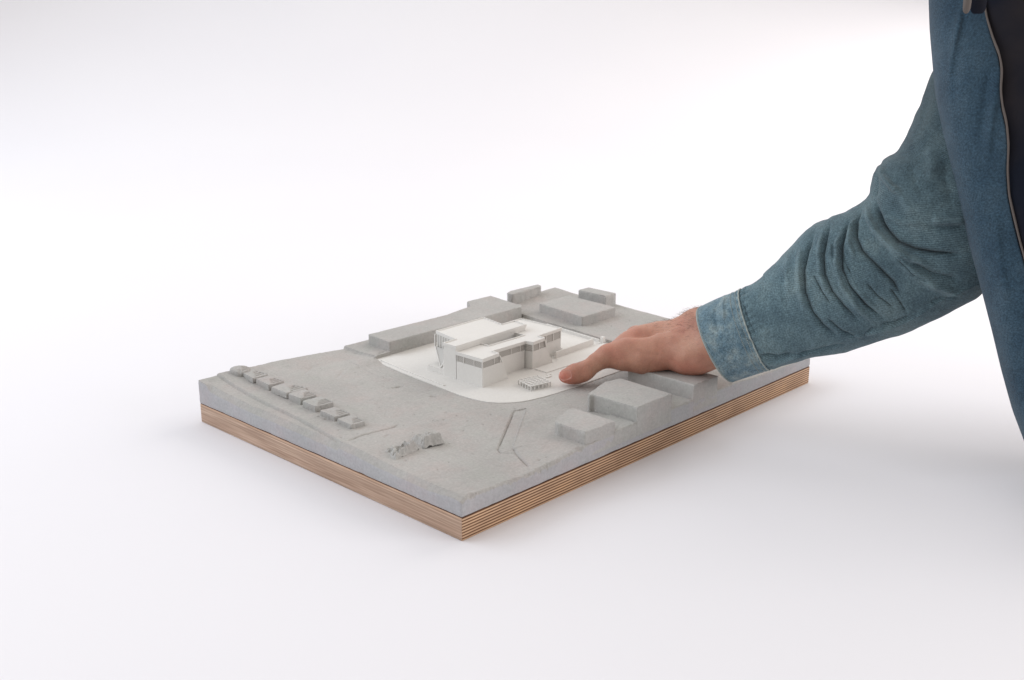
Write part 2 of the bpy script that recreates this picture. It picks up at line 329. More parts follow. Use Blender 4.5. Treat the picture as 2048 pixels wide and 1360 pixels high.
# skirts: a side wall of several rows with a slight bulge, then tucked in above the board
ring=np.concatenate([idx[:,0],idx[-1,1:],idx[-2::-1,-1],idx[0,-2:0:-1]])
rv=v[ring];nr=len(ring);V=[v];Q=[q];prev=ring;off=len(v)
outn=np.zeros((nr,2));outn[:nx,1]=-1;outn[nx:nx+ny-1,0]=1;outn[nx+ny-1:2*nx+ny-2,1]=1;outn[2*nx+ny-2:,0]=-1
zb=PZ+.0007
s_=np.arange(nr)*.0008
for k,t in enumerate([.06,.15,.3,.5,.7,.88,1.0]):
    z=rv[:,2]*(1-t)+zb*t
    bulge=.0006*noise2(s_,z*3,.012,11,3)+(.0007*min(1,t*8))
    if t==1.0: bulge=bulge-.0005
    r_=rv.copy(); r_[:,2]=z; r_[:,:2]+=outn*bulge[:,None]
    V.append(r_); cur=off+np.arange(nr); off+=nr
    nxt=np.roll(np.arange(nr),-1)
    Q.append(np.stack([prev,cur,cur[nxt],prev[nxt]],-1)); prev=cur
r_=rv.copy(); r_[:,2]=zb; r_[:,:2]-=outn*.004; V.append(r_); cur=off+np.arange(nr); off+=nr
Q.append(np.stack([prev,cur,cur[nxt],prev[nxt]],-1)); prev=cur
r_=r_.copy(); r_[:,2]=PZ+.00005; V.append(r_); cur=off+np.arange(nr)
Q.append(np.stack([prev,cur,cur[nxt],prev[nxt]],-1))
me=npmesh('concrete_terrain',np.concatenate(V),np.concatenate(Q))
me.materials.append(M_con); me.materials.append(M_conside)
mi=np.zeros(len(me.polygons),np.int32); mi[len(q)+nr:]=1; me.polygons.foreach_set('material_index',mi)
par(link('concrete_terrain',me,None,sharp=30),model)

# -------- big cast blocks: subdivided, chipped prisms
def block(name,poly,z0,z1,label,rough=.00022,round_=.0012,seed=1,mat=None,res=.0018,flare=.0008):
    """dense prism: walls follow the (corner-rounded) outline, roof by inward rings, noise displaced"""
    pts=[]
    n=len(poly)
    for i in range(n):
        p0,p1,p2=(np.array(poly[(i-1)%n]),np.array(poly[i]),np.array(poly[(i+1)%n]))
        a=(p0-p1)/np.linalg.norm(p0-p1);c=(p2-p1)/np.linalg.norm(p2-p1)
        rr=min(round_,.4*np.linalg.norm(p0-p1),.4*np.linalg.norm(p2-p1))
        for t in np.linspace(0,1,5):
            pts.append((1-t)**2*(p1+a*rr)+2*t*(1-t)*p1+t*t*(p1+c*rr))
    out=[]
    for i in range(len(pts)):
        a,c=pts[i],pts[(i+1)%len(pts)];L_=np.linalg.norm(c-a);k=max(1,int(L_/res))
        for t in range(k): out.append(a+(c-a)*t/k)
    out=np.array(out); nn=len(out)
    cen=out.mean(0)
    zt=np.array([z1(x,y) if callable(z1) else z1 for x,y in out])
    rows=[];zs=[0,.12,.25,.4,.55,.7,.82,.92]
    h=(zt-z0)
    # outward normals
    tg=np.roll(out,-1,0)-np.roll(out,1,0); nr_=np.stack([tg[:,1],-tg[:,0]],1); nr_/=np.linalg.norm(nr_,axis=1)[:,None]+1e-9
    area_=.5*np.sum(out[:,0]*np.roll(out[:,1],-1)-np.roll(out[:,0],-1)*out[:,1])
    if area_<0: nr_=-nr_
    sarc=np.arange(nn)*res
    for t in zs:
        z=z0+h*t; d=rough*2*noise2(sarc,z,.006,seed,3)
        d=d+flare*max(0,1-t/.45)**2
        rows.append(np.column_stack([out+nr_*d[:,None],z]))
    chip=np.clip(noise2(sarc,sarc*0+seed,.005,seed+3,3),0,1)
    for ins,dz in [(0,.0009),(.0004,.0002),(.0010,0)]:
        i_=ins+chip*.0009
        rows.append(np.column_stack([out-nr_*i_[:,None],zt-dz-chip*(.0014 if ins<.0008 else 0)]))
    V_=np.concatenate(rows);F=[]
    m_=len(rows)
    for k in range(m_-1):
        for i in range(nn):
            j=(i+1)%nn; F.append((k*nn+i,k*nn+j,(k+1)*nn+j,(k+1)*nn+i))
    F.append(tuple(range((m_-1)*nn,m_*nn)))
    me_=pymesh(name,V_,F); o=link(name,me_,mat or M_conp,None,label,sharp=38); me_.polygons[len(F)-1].use_smooth=False
    for e_ in me_.edges:
        if e_.vertices[0]>=(m_-1)*nn and e_.vertices[1]>=(m_-1)*nn: e_.use_edge_sharp=True
    bm_=bmesh.new(); bm_.from_mesh(o.data); bmesh.ops.recalc_face_normals(bm_,faces=bm_.faces); bm_.to_mesh(o.data); bm_.free()
    return par(o,model)
lin=lambda a,bx,by:(lambda x,y:a+bx*x+by*y)
# long low shed: front part level, rear-right wing rising to the corner
def shed_top(x,y):
    t=np.clip((y-.380)/.04,0,1)*np.clip((x-.36)/.05,0,1); return .0581+.0066*t
block('shed_block',[(.2236,.3600),(.4608,.3634),(.4700,.3715),(.4585,.4205),(.4119,.4205),(.4045,.4062),(.2272,.4056)],.040,shed_top,'long low flat roofed shed with a wider end',seed=2,round_=.0016)
block('hall_block',[(.4755,.2670),(.5480,.2675),(.5540,.3600),(.4900,.3580)],.040,.0587,'broad flat hall with one chipped corner',seed=3,round_=.003)
block('store_block',[(.5648,.3003),(.5915,.3025),(.5925,.3540),(.5695,.3538)],.045,.065,'small oblong store block on the rear edge',seed=4,round_=.0012,rough=.0004)
block('workshop_block',[(.4838,.4025),(.5530,.4089),(.5560,.4200),(.4950,.4200),(.4835,.4140)],.045,.0650,'narrow block with a rounded crumbly end',seed=5,round_=.005,rough=.0005)
block('house_block',[(.1635,.0010),(.2075,-.0006),(.2085,.0540),(.2000,.0555),(.1675,.0430),(.1640,.0370),(.1650,.0300)],.0285,.0535,'small block with a notched corner nearest the front edge',seed=6,round_=.0016,rough=.0003,flare=.0018)
block('large_house_block',[(.2420,-.0010),(.3010,-.0010),(.3050,.0700),(.2840,.0745),(.2500,.0655),(.2385,.0610),(.2378,.0575),(.2420,.0555)],.0285,.0588,'tall block with a chamfered rear and a small side lip',seed=7,round_=.0012)
block('terrace_block',[(.3415,-.0004),(.3870,-.0008),(.3895,.0900),(.3435,.0900)],.0285,.0582,'tall oblong block below the wrist',seed=8,round_=.0012)
block('yard_slab',[(.2050,-.0010),(.2420,-.0010),(.2420,.0330),(.2090,.0330)],.0285,.0432,'low slab between the two front blocks',seed=9,round_=.0015)

# -------- row of eight terraced houses with engraved roofs
houses=[([(.0345,.4185),(.056,.4195),(.057,.3985),(.0365,.3945)],.0562,.0105),
        ([(.043,.404),(.056,.4075),(.061,.376),(.0385,.3715)],.0525,.0045),
        ([(.041,.370),(.057,.370),(.060,.3435),(.0385,.3415)],.0520,.006),
        ([(.038,.336),(.057,.339),(.066,.308),(.0375,.3065)],.0510,.005),
        ([(.038,.3045),(.061,.307),(.0585,.2825),(.038,.2825)],.0508,.006),
        ([(.036,.2765),(.060,.277),(.058,.2525),(.035,.2530)],.0500,.006),
        ([(.034,.2435),(.052,.2425),(.052,.2175),(.0325,.2175)],.0485,.005),
        ([(.032,.2125),(.051,.2125),(.0485,.1895),(.0305,.1885)],.0480,.0055)]
def house(i,quad,zt,hh):
    n=72; s=np.linspace(-1,1,n); Uu,Vv=np.meshgrid(s,s,indexing='ij'); r=.11+.6*(i==0)
    au,av=np.abs(Uu),np.abs(Vv); du=np.clip(au-(1-r),0,None);dv=np.clip(av-(1-r),0,None)
    mm=np.maximum(du,dv);ll=np.hypot(du,dv)+1e-9;k=np.where((du>0)&(dv>0),mm/ll,1)
    U2=np.sign(Uu)*np.where(du>0,(1-r)+du*k,au);V2=np.sign(Vv)*np.where(dv>0,(1-r)+dv*k,av)
    U2=(U2+1)/2;V2=(V2+1)/2   # U2: 0 left(x small)->1 ; V2: 0 = back (large y) -> 1 = front
    q4=[np.array(p) for p in quad]  # backleft, backright, frontright, frontleft
    P=((1-U2)*(1-V2))[...,None]*q4[0]+(U2*(1-V2))[...,None]*q4[1]+(U2*V2)[...,None]*q4[2]+((1-U2)*V2)[...,None]*q4[3]
    x,y=P[...,0],P[...,1]
    z=np.full(x.shape,zt)+.0008*(U2-.5)*-1+.0003*noise2(x,y,.004,20+i,3)
    # engraved gable triangle with stair treads toward the front-right corner
    amt=.0024 if i<6 else .0018
    for k in range(3):
        vc=.50+.17*k+.01*math.sin(i*3+k); u0=.60-.13*k+.05*math.sin(i*2.3)
        g_=np.clip(1.25-np.abs(V2-vc)/.045,0,1)/(1+np.exp(-(U2-u0)/.03))/(1+np.exp((U2-.95)/.02)); z-=amt*g_
    z-=.0004*((U2>.62-(V2-.46)*.8)&(V2>.40)&(U2<.96))
    if i in(3,4): # open diagonal cut
        dd=np.abs(V2-(1.12-U2*.75)); z-=.0007*np.exp(-(dd/.035)**2)*(U2>.2)
    dd=np.hypot(U2-.3,V2-.42); z-=.0005*np.exp(-(dd/.06)**2)
    edge=np.maximum(au,av)>.985; z=np.where(edge,z-.0005,z)
    if i==0: z-= .006*np.clip((np.hypot(Uu,Vv)-.55),0,1)**1.5
    v=np.stack([x,y,z],-1).reshape(-1,3);id_=np.arange(n*n).reshape(n,n)
    qq=np.stack([id_[:-1,:-1],id_[:-1,1:],id_[1:,1:],id_[1:,:-1]],-1).reshape(-1,4)
    rg=np.concatenate([id_[:,0],id_[-1,1:],id_[-2::-1,-1],id_[0,-2:0:-1]])
    VV=[v];QQ=[qq];prev=rg;off=len(v);nr=len(rg);nx_=np.roll(np.arange(nr),-1);c=v[:,:2].mean(0)
    for t in (.3,.6,.85,1.15):
        w_=v[rg].copy(); w_[:,2]=w_[:,2]-(hh)*t
        sarc=np.arange(nr)*.0006
        w_[:,:2]+=(w_[:,:2]-c)*(.012+.02*noise2(sarc,sarc*0+t,.003,30+i,2))[:,None]*(1+t)
        VV.append(w_);cur=off+np.arange(nr);off+=nr
        QQ.append(np.stack([prev,prev[nx_],cur[nx_],cur],-1));prev=cur
    me=npmesh('row_house',np.concatenate(VV),np.concatenate(QQ))
    lab=['rounded crumbling end house at the far corner','house beside the rounded end house',None,'wider house with a broken rear corner',None,None,None,'last house of the row, next to the broken ones'][i]
    par(link('row_house',me,M_conp,None,lab,sharp=24),model)
for i,h_ in enumerate(houses): house(i,*h_)
# two crumbled casts
def rubble(quad,zt,seed,label):
    n=70; s=np.linspace(0,1,n);U2,V2=np.meshgrid(s,s,indexing='ij');q4=[np.array(p) for p in quad]
    P=((1-U2)*(1-V2))[...,None]*q4[0]+(U2*(1-V2))[...,None]*q4[1]+(U2*V2)[...,None]*q4[2]+((1-U2)*V2)[...,None]*q4[3]
    jit=.0014*np.stack([noise2(P[...,0],P[...,1],.008,seed+8,3),noise2(P[...,0],P[...,1],.008,seed+9,3)],-1)
    x,y=P[...,0]+jit[...,0],P[...,1]+jit[...,1]
    e=np.minimum(np.minimum(U2,1-U2),np.minimum(V2,1-V2))
    e=np.clip(e+.05*noise2(x,y,.004,seed+5,3),0,1); prof=np.clip(e/.16,0,1)**.75
    nz=noise2(x,y,.006,seed,4);hole_=np.clip(noise2(x,y,.007,seed+1,3)-.05,0,1)
    rim=np.exp(-((V2-.86)/.05)**2)*.35+np.exp(-((V2-.70)/.04)**2)*-.3
    z=.0395+(zt-.0395)*prof*np.clip(.80+.36*nz-hole_*1.9*np.clip(e*6,0,1)+rim*1.4*np.clip(e*8,0,1),.10,1.3)
    v=np.stack([x,y,z],-1).reshape(-1,3);id_=np.arange(n*n).reshape(n,n)
    qq=np.stack([id_[:-1,:-1],id_[:-1,1:],id_[1:,1:],id_[1:,:-1]],-1).reshape(-1,4)
    par(link('broken_house',npmesh('broken_house',v,qq),M_conp,None,label,sharp=45),model)
rubble([(.0205,.1250),(.0480,.1275),(.0485,.1080),(.0130,.1020)],.0480,44,'crumbled house cast nearest the board edge')
rubble([(.0560,.1300),(.0790,.1270),(.0770,.1045),(.0535,.1065)],.0478,47,'crumbled house cast with a pitted top')

# ------------------------------------------------------------------ white building insert
site=empty('white_building_model',(.33,.24,PLZ)); site['category']='building model'
site['label']='white model of a flat roofed courtyard building on its own white plate'
ins=[]
def inset(poly,d):
    n=len(poly);out=[];ar=sum(poly[i][0]*poly[(i+1)%n][1]-poly[(i+1)%n][0]*poly[i][1] for i in range(n));sg=1 if ar>0 else -1
    for i in range(n):
        p0,p1,p2=[np.array(poly[(i+k)%n]) for k in(-1,0,1)]
        a=(p1-p0)/np.linalg.norm(p1-p0);c=(p2-p1)/np.linalg.norm(p2-p1)
        na=np.array([-a[1],a[0]])*sg;nc=np.array([-c[1],c[0]])*sg
        m_=(na+nc);m_/=max(.35,(1+na@nc)); out.append(tuple(p1+m_*d))
    return out
sp_=inset(plate_poly,-.0009)
plate=mp_('site_plate',sp_,.0374,PLZ,M_plate,site,.0004)
def wp(name,poly,z0,z1,root=site,bev=.00018,label=None,mat=None,bot=None):
    o=mp_(name,poly,z0,z1,mat or M_white,root,bev,label,bot); o.data.polygons.foreach_set('use_smooth',[False]*len(o.data.polygons)); return o
def strip_poly(pl,w_):
    l=[];r=[]
    for i,p in enumerate(pl):
        a=np.array(pl[max(0,i-1)]);c=np.array(pl[min(len(pl)-1,i+1)]);t=(c-a)/np.linalg.norm(c-a);n_=np.array([-t[1],t[0]])*w_/2
        l.append(tuple(np.array(p)+n_));r.append(tuple(np.array(p)-n_))
    return l+r[::-1]
wp('kerb',strip_poly([(.2010,.349),(.1945,.295),(.1900,.2386),(.1885,.225)],.0022),PLZ-.0005,PLZ+.0011)
wp('terrace',[(.3015,.1741),(.440,.1735),(.4415,.203),(.352,.201),(.340,.1930),(.302,.1925)],PLZ-.0005,PLZ+.0009)
wp('retaining_wall',[(.3523,.2041),(.4290,.2094),(.4288,.2118),(.3521,.2066)],PLZ-.0005,.0497)
wp('garden_step',[(.375,.2125),(.4280,.2155),(.4330,.288),(.383,.286)],PLZ-.0005,PLZ+.0008)
wp('edge_wall',strip_poly([(.4450,.2130),(.4540,.2990),(.4555,.312)],.0020),PLZ-.0005,PLZ+.0028)
wp('corner_post',[(.4405,.2035),(.4455,.2038),(.4458,.2088),(.4408,.2085)],PLZ-.0005,.0500)
wp('entrance_slab',[(.372,.217),(.379,.2175),(.379,.2225),(.372,.222)],PLZ-.0005,.0470)
wp('bench',[(.2885,.1640),(.2955,.1650),(.2960,.1615),(.2890,.1605)],PLZ-.0003,PLZ+.0011,bev=.0001)
wp('bench',[(.2945,.1690),(.3010,.1698),(.3014,.1668),(.2950,.1660)],PLZ-.0003,PLZ+.0009,bev=.0001)
# pergola
perg=par(bpy.data.objects.new('pergola',None),site); col.objects.link(perg); perg.location=(0,0,0)
pc=[np.array(p) for p in[(.2487,.1690),(.2418,.1436),(.2682,.1385),(.2755,.1640)]]
def pq(u,v): return (1-u)*(1-v)*pc[0]+u*(1-v)*pc[3]+u*v*pc[2]+(1-u)*v*pc[1]
bm=bmesh.new()
def bar(bm,a,b_,z0,z1,w_):
    a=np.array(a);b_=np.array(b_);t=(b_-a)/np.linalg.norm(b_-a);n_=np.array([-t[1],t[0]])*w_/2
    prism_bm(bm,[a-n_,b_-n_,b_+n_,a+n_],z0,z1)
for k in range(6):
    bar(bm,pq(k/5,-.01),pq(k/5,1.01),.0467,.0476,.0009)
    bar(bm,pq(-.01,k/5),pq(1.01,k/5),.0468,.04775,.0009)
par(link('roof_grid',fin(bm),M_white),site).parent=perg
for (u,v) in [(i/5,0) for i in range(6)]+[(i/5,1) for i in range(6)]+[(0,i/5) for i in range(1,5)]+[(1,i/5) for i in range(1,5)]:
    p=pq(u,v)+rng.normal(0,.0002,2); bm=bmesh.new(); box_bm(bm,p[0]-.0005,p[0]+.0005,p[1]-.0005,p[1]+.0005,PLZ-.0003,.0468)
    par(link('post',fin(bm),M_white),site).parent=perg
bm=bmesh.new(); prism_bm(bm,[pq(.04,.04),pq(.96,.04),pq(.96,.96),pq(.04,.96)],.0470,.0472)
M_acr,nt,b=newmat('thin_acrylic'); b.inputs['Base Color'].default_value=(.72,.71,.69,1); b.inputs['Roughness'].default_value=.3; b.inputs['Alpha'].default_value=.55
par(link('roof_sheet',fin(bm),M_acr),site).parent=perg

# courtyard building
LO,HI=.075,.0812
bld=par(bpy.data.objects.new('courtyard_building',None),site); col.objects.link(bld)
def bp_(name,poly,z0,z1,**k):
    o=wp(name,poly,z0,z1,**k); o.parent=bld; return o
lo_out=[(.2128,.1893),(.2424,.1926),(.2434,.2039),(.2983,.2047),(.3014,.1949),(.3244,.1978),(.3255,.2090),(.3717,.2130),(.3684,.2789),(.3333,.2775),(.3333,.2630)]
court=[(.2552,.2368),(.2560,.2224),(.3167,.2234),(.3166,.2377)]
hi_out=[(.2414,.2956),(.2335,.2537),(.2130,.2525),(.2129,.2315),(.3360,.2387),(.3402,.2612),(.3172,.2615),(.3246,.2996)]
# low wing roofs (one slab with the courtyard opening, butted pieces)
def slab(name,polys,z0,z1,root=bld,par_h=.0009):
    bm=bmesh.new()
    for p in polys: prism_bm(bm,p,z0,z1)
    bmesh.ops.remove_doubles(bm,verts=bm.verts,dist=1e-6)
    o=par(link(name,fin(bm),M_white),site); o.parent=root; return o
front=[(.2128,.1893),(.2424,.1926),(.2434,.2039),(.2560,.2041),(.2560,.2224),(.2552,.2338),(.2130,.2314)]
mid=[(.2560,.2041),(.2983,.2047),(.3167,.2050),(.3167,.2234),(.2560,.2224)]
bay=[(.2983,.2047),(.3014,.1949),(.3244,.1978),(.3255,.2090),(.3167,.2050)]
wing=[(.3167,.2050),(.3255,.2090),(.3717,.2130),(.3684,.2789),(.3333,.2775),(.3400,.2610),(.3360,.2387),(.3166,.2377),(.3167,.2234)]
slab('low_roof',[front,mid,bay,wing],.0714,LO-.0011)
# raised edges (parapets) round the low roof and round the courtyard
def parapet(name,pl,z0,z1,w_=.0012,closed=False,d=.0006,mat=None):
    bm=bmesh.new()
    for a,c in zip(pl[:-1],pl[1:]):
        a=np.array(a);c=np.array(c);t=(c-a)/np.linalg.norm(c-a); bar(bm,a-t*w_*.45,c+t*w_*.45,z0,z1,w_)
        z1-=.00002; z0+=.00002
    o=par(link(name,fin(bm),mat or M_white),site); o.parent=bld; return o
ii=inset(lo_out,.0004)
parapet('parapet',[ii[10]]and [(.2134,.2308)]+ii[:10],.0711,LO+.0001)
parapet('parapet',[court[0],court[1],court[2],court[3]],.0700,LO+.0001)
# high roof with parapet
o=slab('high_roof',[[hi_out[0],hi_out[1],(.3172,.2560),hi_out[6],hi_out[7]],[hi_out[1],hi_out[2],hi_out[3],hi_out[4],hi_out[5],hi_out[6],(.3172,.2560)]],.0776,HI-.0011)
ih=inset(hi_out,.0004); parapet('parapet',ih+[ih[0]],.0776,HI+.0001)
# walls of the high hall: upper prism down to the leaning end
hb=[(.2414,.2956),(.2335,.2541),(.2134,.2523),(.2133,.2320),(.3354,.2392),(.3394,.2608),(.3168,.2610),(.3240,.2990)]
hm=[(.2420,.2950),(.2340,.2560),(.2134,.2523),(.2133,.2320),(.3354,.2392),(.3394,.2608),(.3168,.2610),(.3240,.2990)]
hl=[(.2180,.2610),(.2150,.2560),(.2134,.2523),(.2133,.2320),(.3354,.2392),(.3394,.2608),(.3168,.2610),(.3240,.2980)]
bm=bmesh.new()
r1=[bm.verts.new((*p,PLZ-.0003)) for p in hl];r2=[bm.verts.new((*p,.0485)) for p in hl];r3=[bm.verts.new((*p,.0622)) for p in hm];r4=[bm.verts.new((*p,.0779)) for p in hm]
for a,c in((r1,r2),(r2,r3),(r3,r4)):
    for i in range(8): bm.faces.new((a[i],a[(i+1)%8],c[(i+1)%8],c[i]))
bm.faces.new(r4);bm.faces.new(r1[::-1])
o=par(link('hall_wall',fin(bm),M_white),site); o.parent=bld
# glazed leaning side between the thin corner frame and the front block
def panel(name,P,mat,parent,th=.0003,label=None):
    """thin quad panel given 4 xyz corners, thickened along its normal"""
    P=[Vector(p) for p in P]; n_=(P[1]-P[0]).cross(P[2]-P[0]).normalized()*th
    v=[p-n_ for p in P]+[p+n_ for p in P];k=len(P)
    f=[tuple(range(k))[::-1],tuple(range(k,2*k))]+[(i,(i+1)%k,k+(i+1)%k,k+i) for i in range(k)]
    me=pymesh(name,v,f); bm_=bmesh.new(); bm_.from_mesh(me); bmesh.ops.recalc_face_normals(bm_,faces=bm_.faces); bm_.to_mesh(me); bm_.free()
    o=par(link(name,me,mat,None,label),site); o.parent=parent; return o
gl=panel('glazed_end',[(.2412,.2940,.0776),(.2338,.2560,.0776),(.2338,.2560,.0640),(.2412,.2935,.0640)],M_slat,bld,.0006)
for k in range(7):
    t=.06+k*.145; p=Vector((.2404,.2942,0)).lerp(Vector((.2328,.2560,0)),t)
    m_=panel('glazing_bar',[(p.x,p.y,.0777),(p.x-.0001,p.y-.0012,.0777),(p.x-.0001,p.y-.0012,.0625),(p.x,p.y,.0625)],M_white,bld,.0004)
panel('corner_frame',[(.2400,.2962,.0776),(.2398,.2948,.0776),(.2398,.2948,.0618),(.2400,.2962,.0618)],M_white,bld,.0008)
panel('glazed_end',[(.2402,.2952,.0622),(.2330,.2556,.0640),(.2155,.2545,.0487),(.2172,.2612,.0487)],M_slat,bld,.0004)
panel('leaning_frame',[(.2396,.2958,.0622),(.2396,.2948,.0634),(.2164,.2606,.0494),(.2164,.2616,.0486)],M_white,bld,.0004)
panel('leaning_frame',[(.2330,.2562,.0776),(.2330,.2545,.0776),(.2168,.2595,.0500),(.2168,.2612,.0486)],M_white,bld,.0007)
# podium
bp_('podium',[(.2142,.2522),(.2142,.2804),(.262,.2830),(.262,.2530)],PLZ-.0004,.0486)
# walls of the low wings: lower wall, recessed window film, mullions
SILL=.0638
wall=[(.2133,.1899),(.2300,.1899),(.2560,.1899),(.2565,.2045),(.2972,.2052),(.3008,.1962),(.3380,.1962),(.3380,.2100),(.3712,.2136),(.3680,.2780),(.3400,.2770),(.3400,.2620),(.3360,.2400),(.2133,.2312)]
bm=bmesh.new()
# front block lower wall with a slanting right end
prism_bm(bm,[(.2133,.1899),(.2470,.1915),(.2470,.2300),(.2133,.2312)],PLZ-.0003,SILL,bot=[(.2133,.1899),(.2565,.1921),(.2565,.2300),(.2133,.2312)])
o=par(link('front_wall',fin(bm,.00015),M_white),site);o.parent=bld
bm=bmesh.new(); prism_bm(bm,[(.2440,.2046),(.2976,.2053),(.2976,.2226),(.2555,.2222)],PLZ-.0003,SILL)
o=par(link('strip_wall',fin(bm,.00015),M_white),site);o.parent=bld
bm=bmesh.new(); prism_bm(bm,[(.3012,.1960),(.3262,.1985),(.3262,.2150),(.2990,.2150)],PLZ-.0003,.0630,bot=[(.3012,.1960),(.3378,.1963),(.3378,.2150),(.2990,.2150)])
o=par(link('bay_wall',fin(bm,.00015),M_white),site);o.parent=bld
bm=bmesh.new(); prism_bm(bm,[(.3030,.2126),(.3712,.2137),(.3680,.2780),(.3405,.2770),(.3400,.2620),(.3360,.2395),(.3172,.2380),(.3172,.2150)],PLZ-.0003,.0617)
o=par(link('wing_wall',fin(bm,.00015),M_white),site);o.parent=bld
# courtyard floor and inner walls
bp_('courtyard_floor',[(.2556,.2200),(.3180,.2210),(.3180,.2385),(.2556,.2372)],.050,.0560)
# window bands
def band(p0,p1,z0,z1,mulls,inward,mw=.0008,label=None,parent=bld):
    p0=np.array(p0);p1=np.array(p1);n_=np.array(inward)*.0009
    a=p0+n_;c=p1+n_
    w_=panel('window_band',[(*a,z0),(*c,z0),(*c,z1),(*a,z1)],M_win,parent,.0004,label)
    for t in mulls:
        m_=p0+(p1-p0)*t+np.array(inward)*.0003; d=(p1-p0)/np.linalg.norm(p1-p0)*mw/2
        panel('mullion',[(*(m_-d),z0-.0001),(*(m_+d),z0-.0001),(*(m_+d),z1+.0001),(*(m_-d),z1+.0001)],M_white,parent,.0004)
band((.2131,.1897),(.2131,.2314),SILL,.0716,[.012,.31,.71,.96],(1,0))
band((.2131,.1897),(.2440,.1925),SILL,.0716,[.02,.66],(0.08,1))
panel('slanting_fin',[(.2424,.1924,.0716),(.2438,.1925,.0716),(.2476,.1915,SILL),(.2456,.1914,SILL)],M_white,bld,.0007)
band((.2438,.2044),(.2978,.2052),SILL,.0716,[.0,.57,.86],(0,1))
band((.2987,.2045),(.3016,.1957),.0632,.0716,[.95],(1,.1))
band((.3014,.1957),(.3262,.1984),.0632,.0716,[.02,.52],(0,1),.0010)
panel('slanting_fin',[(.3240,.1979,.0716),(.3256,.1980,.0716),(.3282,.1982,.0632),(.3262,.1981,.0632)],M_white,bld,.0007)
band((.3256,.2096),(.3714,.2135),.0617,.0716,[.03,.36,.66,.98],(0,1),.0011)
# clerestory behind: solid core so no daylight shows under the roofs
bp_('inner_core',[(.2165,.1935),(.2420,.1950),(.2440,.2075),(.3000,.2085),(.3040,.1995),(.3230,.2010),(.3240,.2120),(.3680,.2165),(.3650,.2750),(.3405,.2745),(.3365,.2400),(.3172,.2378),(.3172,.2200),(.2552,.2210),(.2552,.2300),(.2165,.2285)],.0560,.07175,bev=0)

# ------------------------------------------------------------------ the person
# --- implicit surface for the hand and forearm, smooth union of tapered capsules, meshed by surface nets
class Field:
    def __init__(s,lo,hi,h):
        s.lo=np.array(lo);s.h=h;s.n=np.ceil((np.array(hi)-s.lo)/h).astype(int)+1
        s.F=np.full(s.n,.03,np.float32)
    def cap(s,a,b_,ra,rb,k=.006,op='u',sq=None):
        # a,b in field coords
        mg=max(ra,rb)+.012+k
        i0=np.maximum(0,((np.minimum(a,b_)-mg-s.lo)/s.h).astype(int));i1=np.minimum(s.n,((np.maximum(a,b_)+mg-s.lo)/s.h).astype(int)+2)
        if np.any(i1<=i0): return
        ax=[s.lo[i]+s.h*np.arange(i0[i],i1[i]) for i in range(3)]
        X,Y,Z=np.meshgrid(*ax,indexing='ij',sparse=True)
        d=b_-a;l2=max(d@d,1e-12)
        t=np.clip(((X-a[0])*d[0]+(Y-a[1])*d[1]+(Z-a[2])*d[2])/l2,0,1)
        D=np.sqrt((X-a[0]-t*d[0])**2+(Y-a[1]-t*d[1])**2+(Z-a[2]-t*d[2])**2)-(ra+(rb-ra)*t)
        sl=tuple(slice(i0[i],i1[i]) for i in range(3));f=s.F[sl]
        if op=='u':
            h=np.clip(k-np.abs(f-D),0,None)/k; s.F[sl]=np.minimum(f,D)-h*h*k*.25
        else:
            D=-D;h=np.clip(k-np.abs(f-D),0,None)/k; s.F[sl]=np.maximum(f,D)+h*h*k*.25
def surface_nets(F,lo,h):
    n=np.array(F.shape);sgn=F<0
    c=np.zeros(n-1,np.int8)
    for dx in(0,1):
        for dy in(0,1):
            for dz in(0,1): c+=sgn[dx:n[0]-1+dx,dy:n[1]-1+dy,dz:n[2]-1+dz]
    act=(c>0)&(c<8);I=np.argwhere(act);vid=np.full(n-1,-1,np.int64);vid[tuple(I.T)]=np.arange(len(I))
    acc=np.zeros((len(I),3));cnt=np.zeros(len(I))
    cor=[(x,y,z) for x in(0,1) for y in(0,1) for z in(0,1)]
    for a in cor:
        for ax in range(3):
            if a[ax]: continue
            b_=list(a);b_[ax]=1;A_=I+a;B_=I+b_
            fa=F[tuple(A_.T)];fb=F[tuple(B_.T)];k=(fa<0)!=(fb<0);t=np.where(k,fa/(fa-fb+1e-20),0)
            P=np.array(a,float)[None]+np.zeros((len(I),3));P[:,ax]+=t
            acc+=P*k[:,None];cnt+=k
    V_=lo+h*(I+acc/cnt[:,None]);Q_=[]
    for ax in range(3):
        o1,o2=[(1,2),(2,0),(0,1)][ax]
        sl=[slice(1,-1)]*3;sl[ax]=slice(0,-1)
        a=F[tuple(sl)]<0;sl2=list(sl);sl2[ax]=slice(1,None);b_=F[tuple(sl2)]<0
        # edges between (i,j,k) and +ax, with o1,o2>=1
        E_=np.argwhere(a!=b_);E_off=np.array([1,1,1]);E_off[ax]=0;P=E_+E_off
        ok=np.all(P<n-1,axis=1);P=P[ok];s_a=F[tuple(P.T)]<0
        d1=np.zeros(3,int);d1[o1]=1;d2=np.zeros(3,int);d2[o2]=1
        q0=vid[tuple((P-d1-d2).T)];q1=vid[tuple((P-d2).T)];q2=vid[tuple(P.T)];q3=vid[tuple((P-d1).T)]
        qq=np.stack([q0,q1,q2,q3],1);qq[~s_a]=qq[~s_a][:,::-1]
        Q_.append(qq[(qq>=0).all(1)])
    return V_,np.concatenate(Q_)
def tocam(P): d=np.asarray(P)-CP; return np.array([d@CR,d@CU,d@CW])
def c3(x,y,d): return np.array([(x-1024)/FPX*d,-(y-680)/FPX*d,d])   # camera-frame coordinates
lo=c3(1100,795,1.17);hi=c3(1520,560,1.17)
fl=Field((lo[0]-.004,lo[1]-.004,1.095),(hi[0]+.01,hi[1]+.01,1.345),.00115)
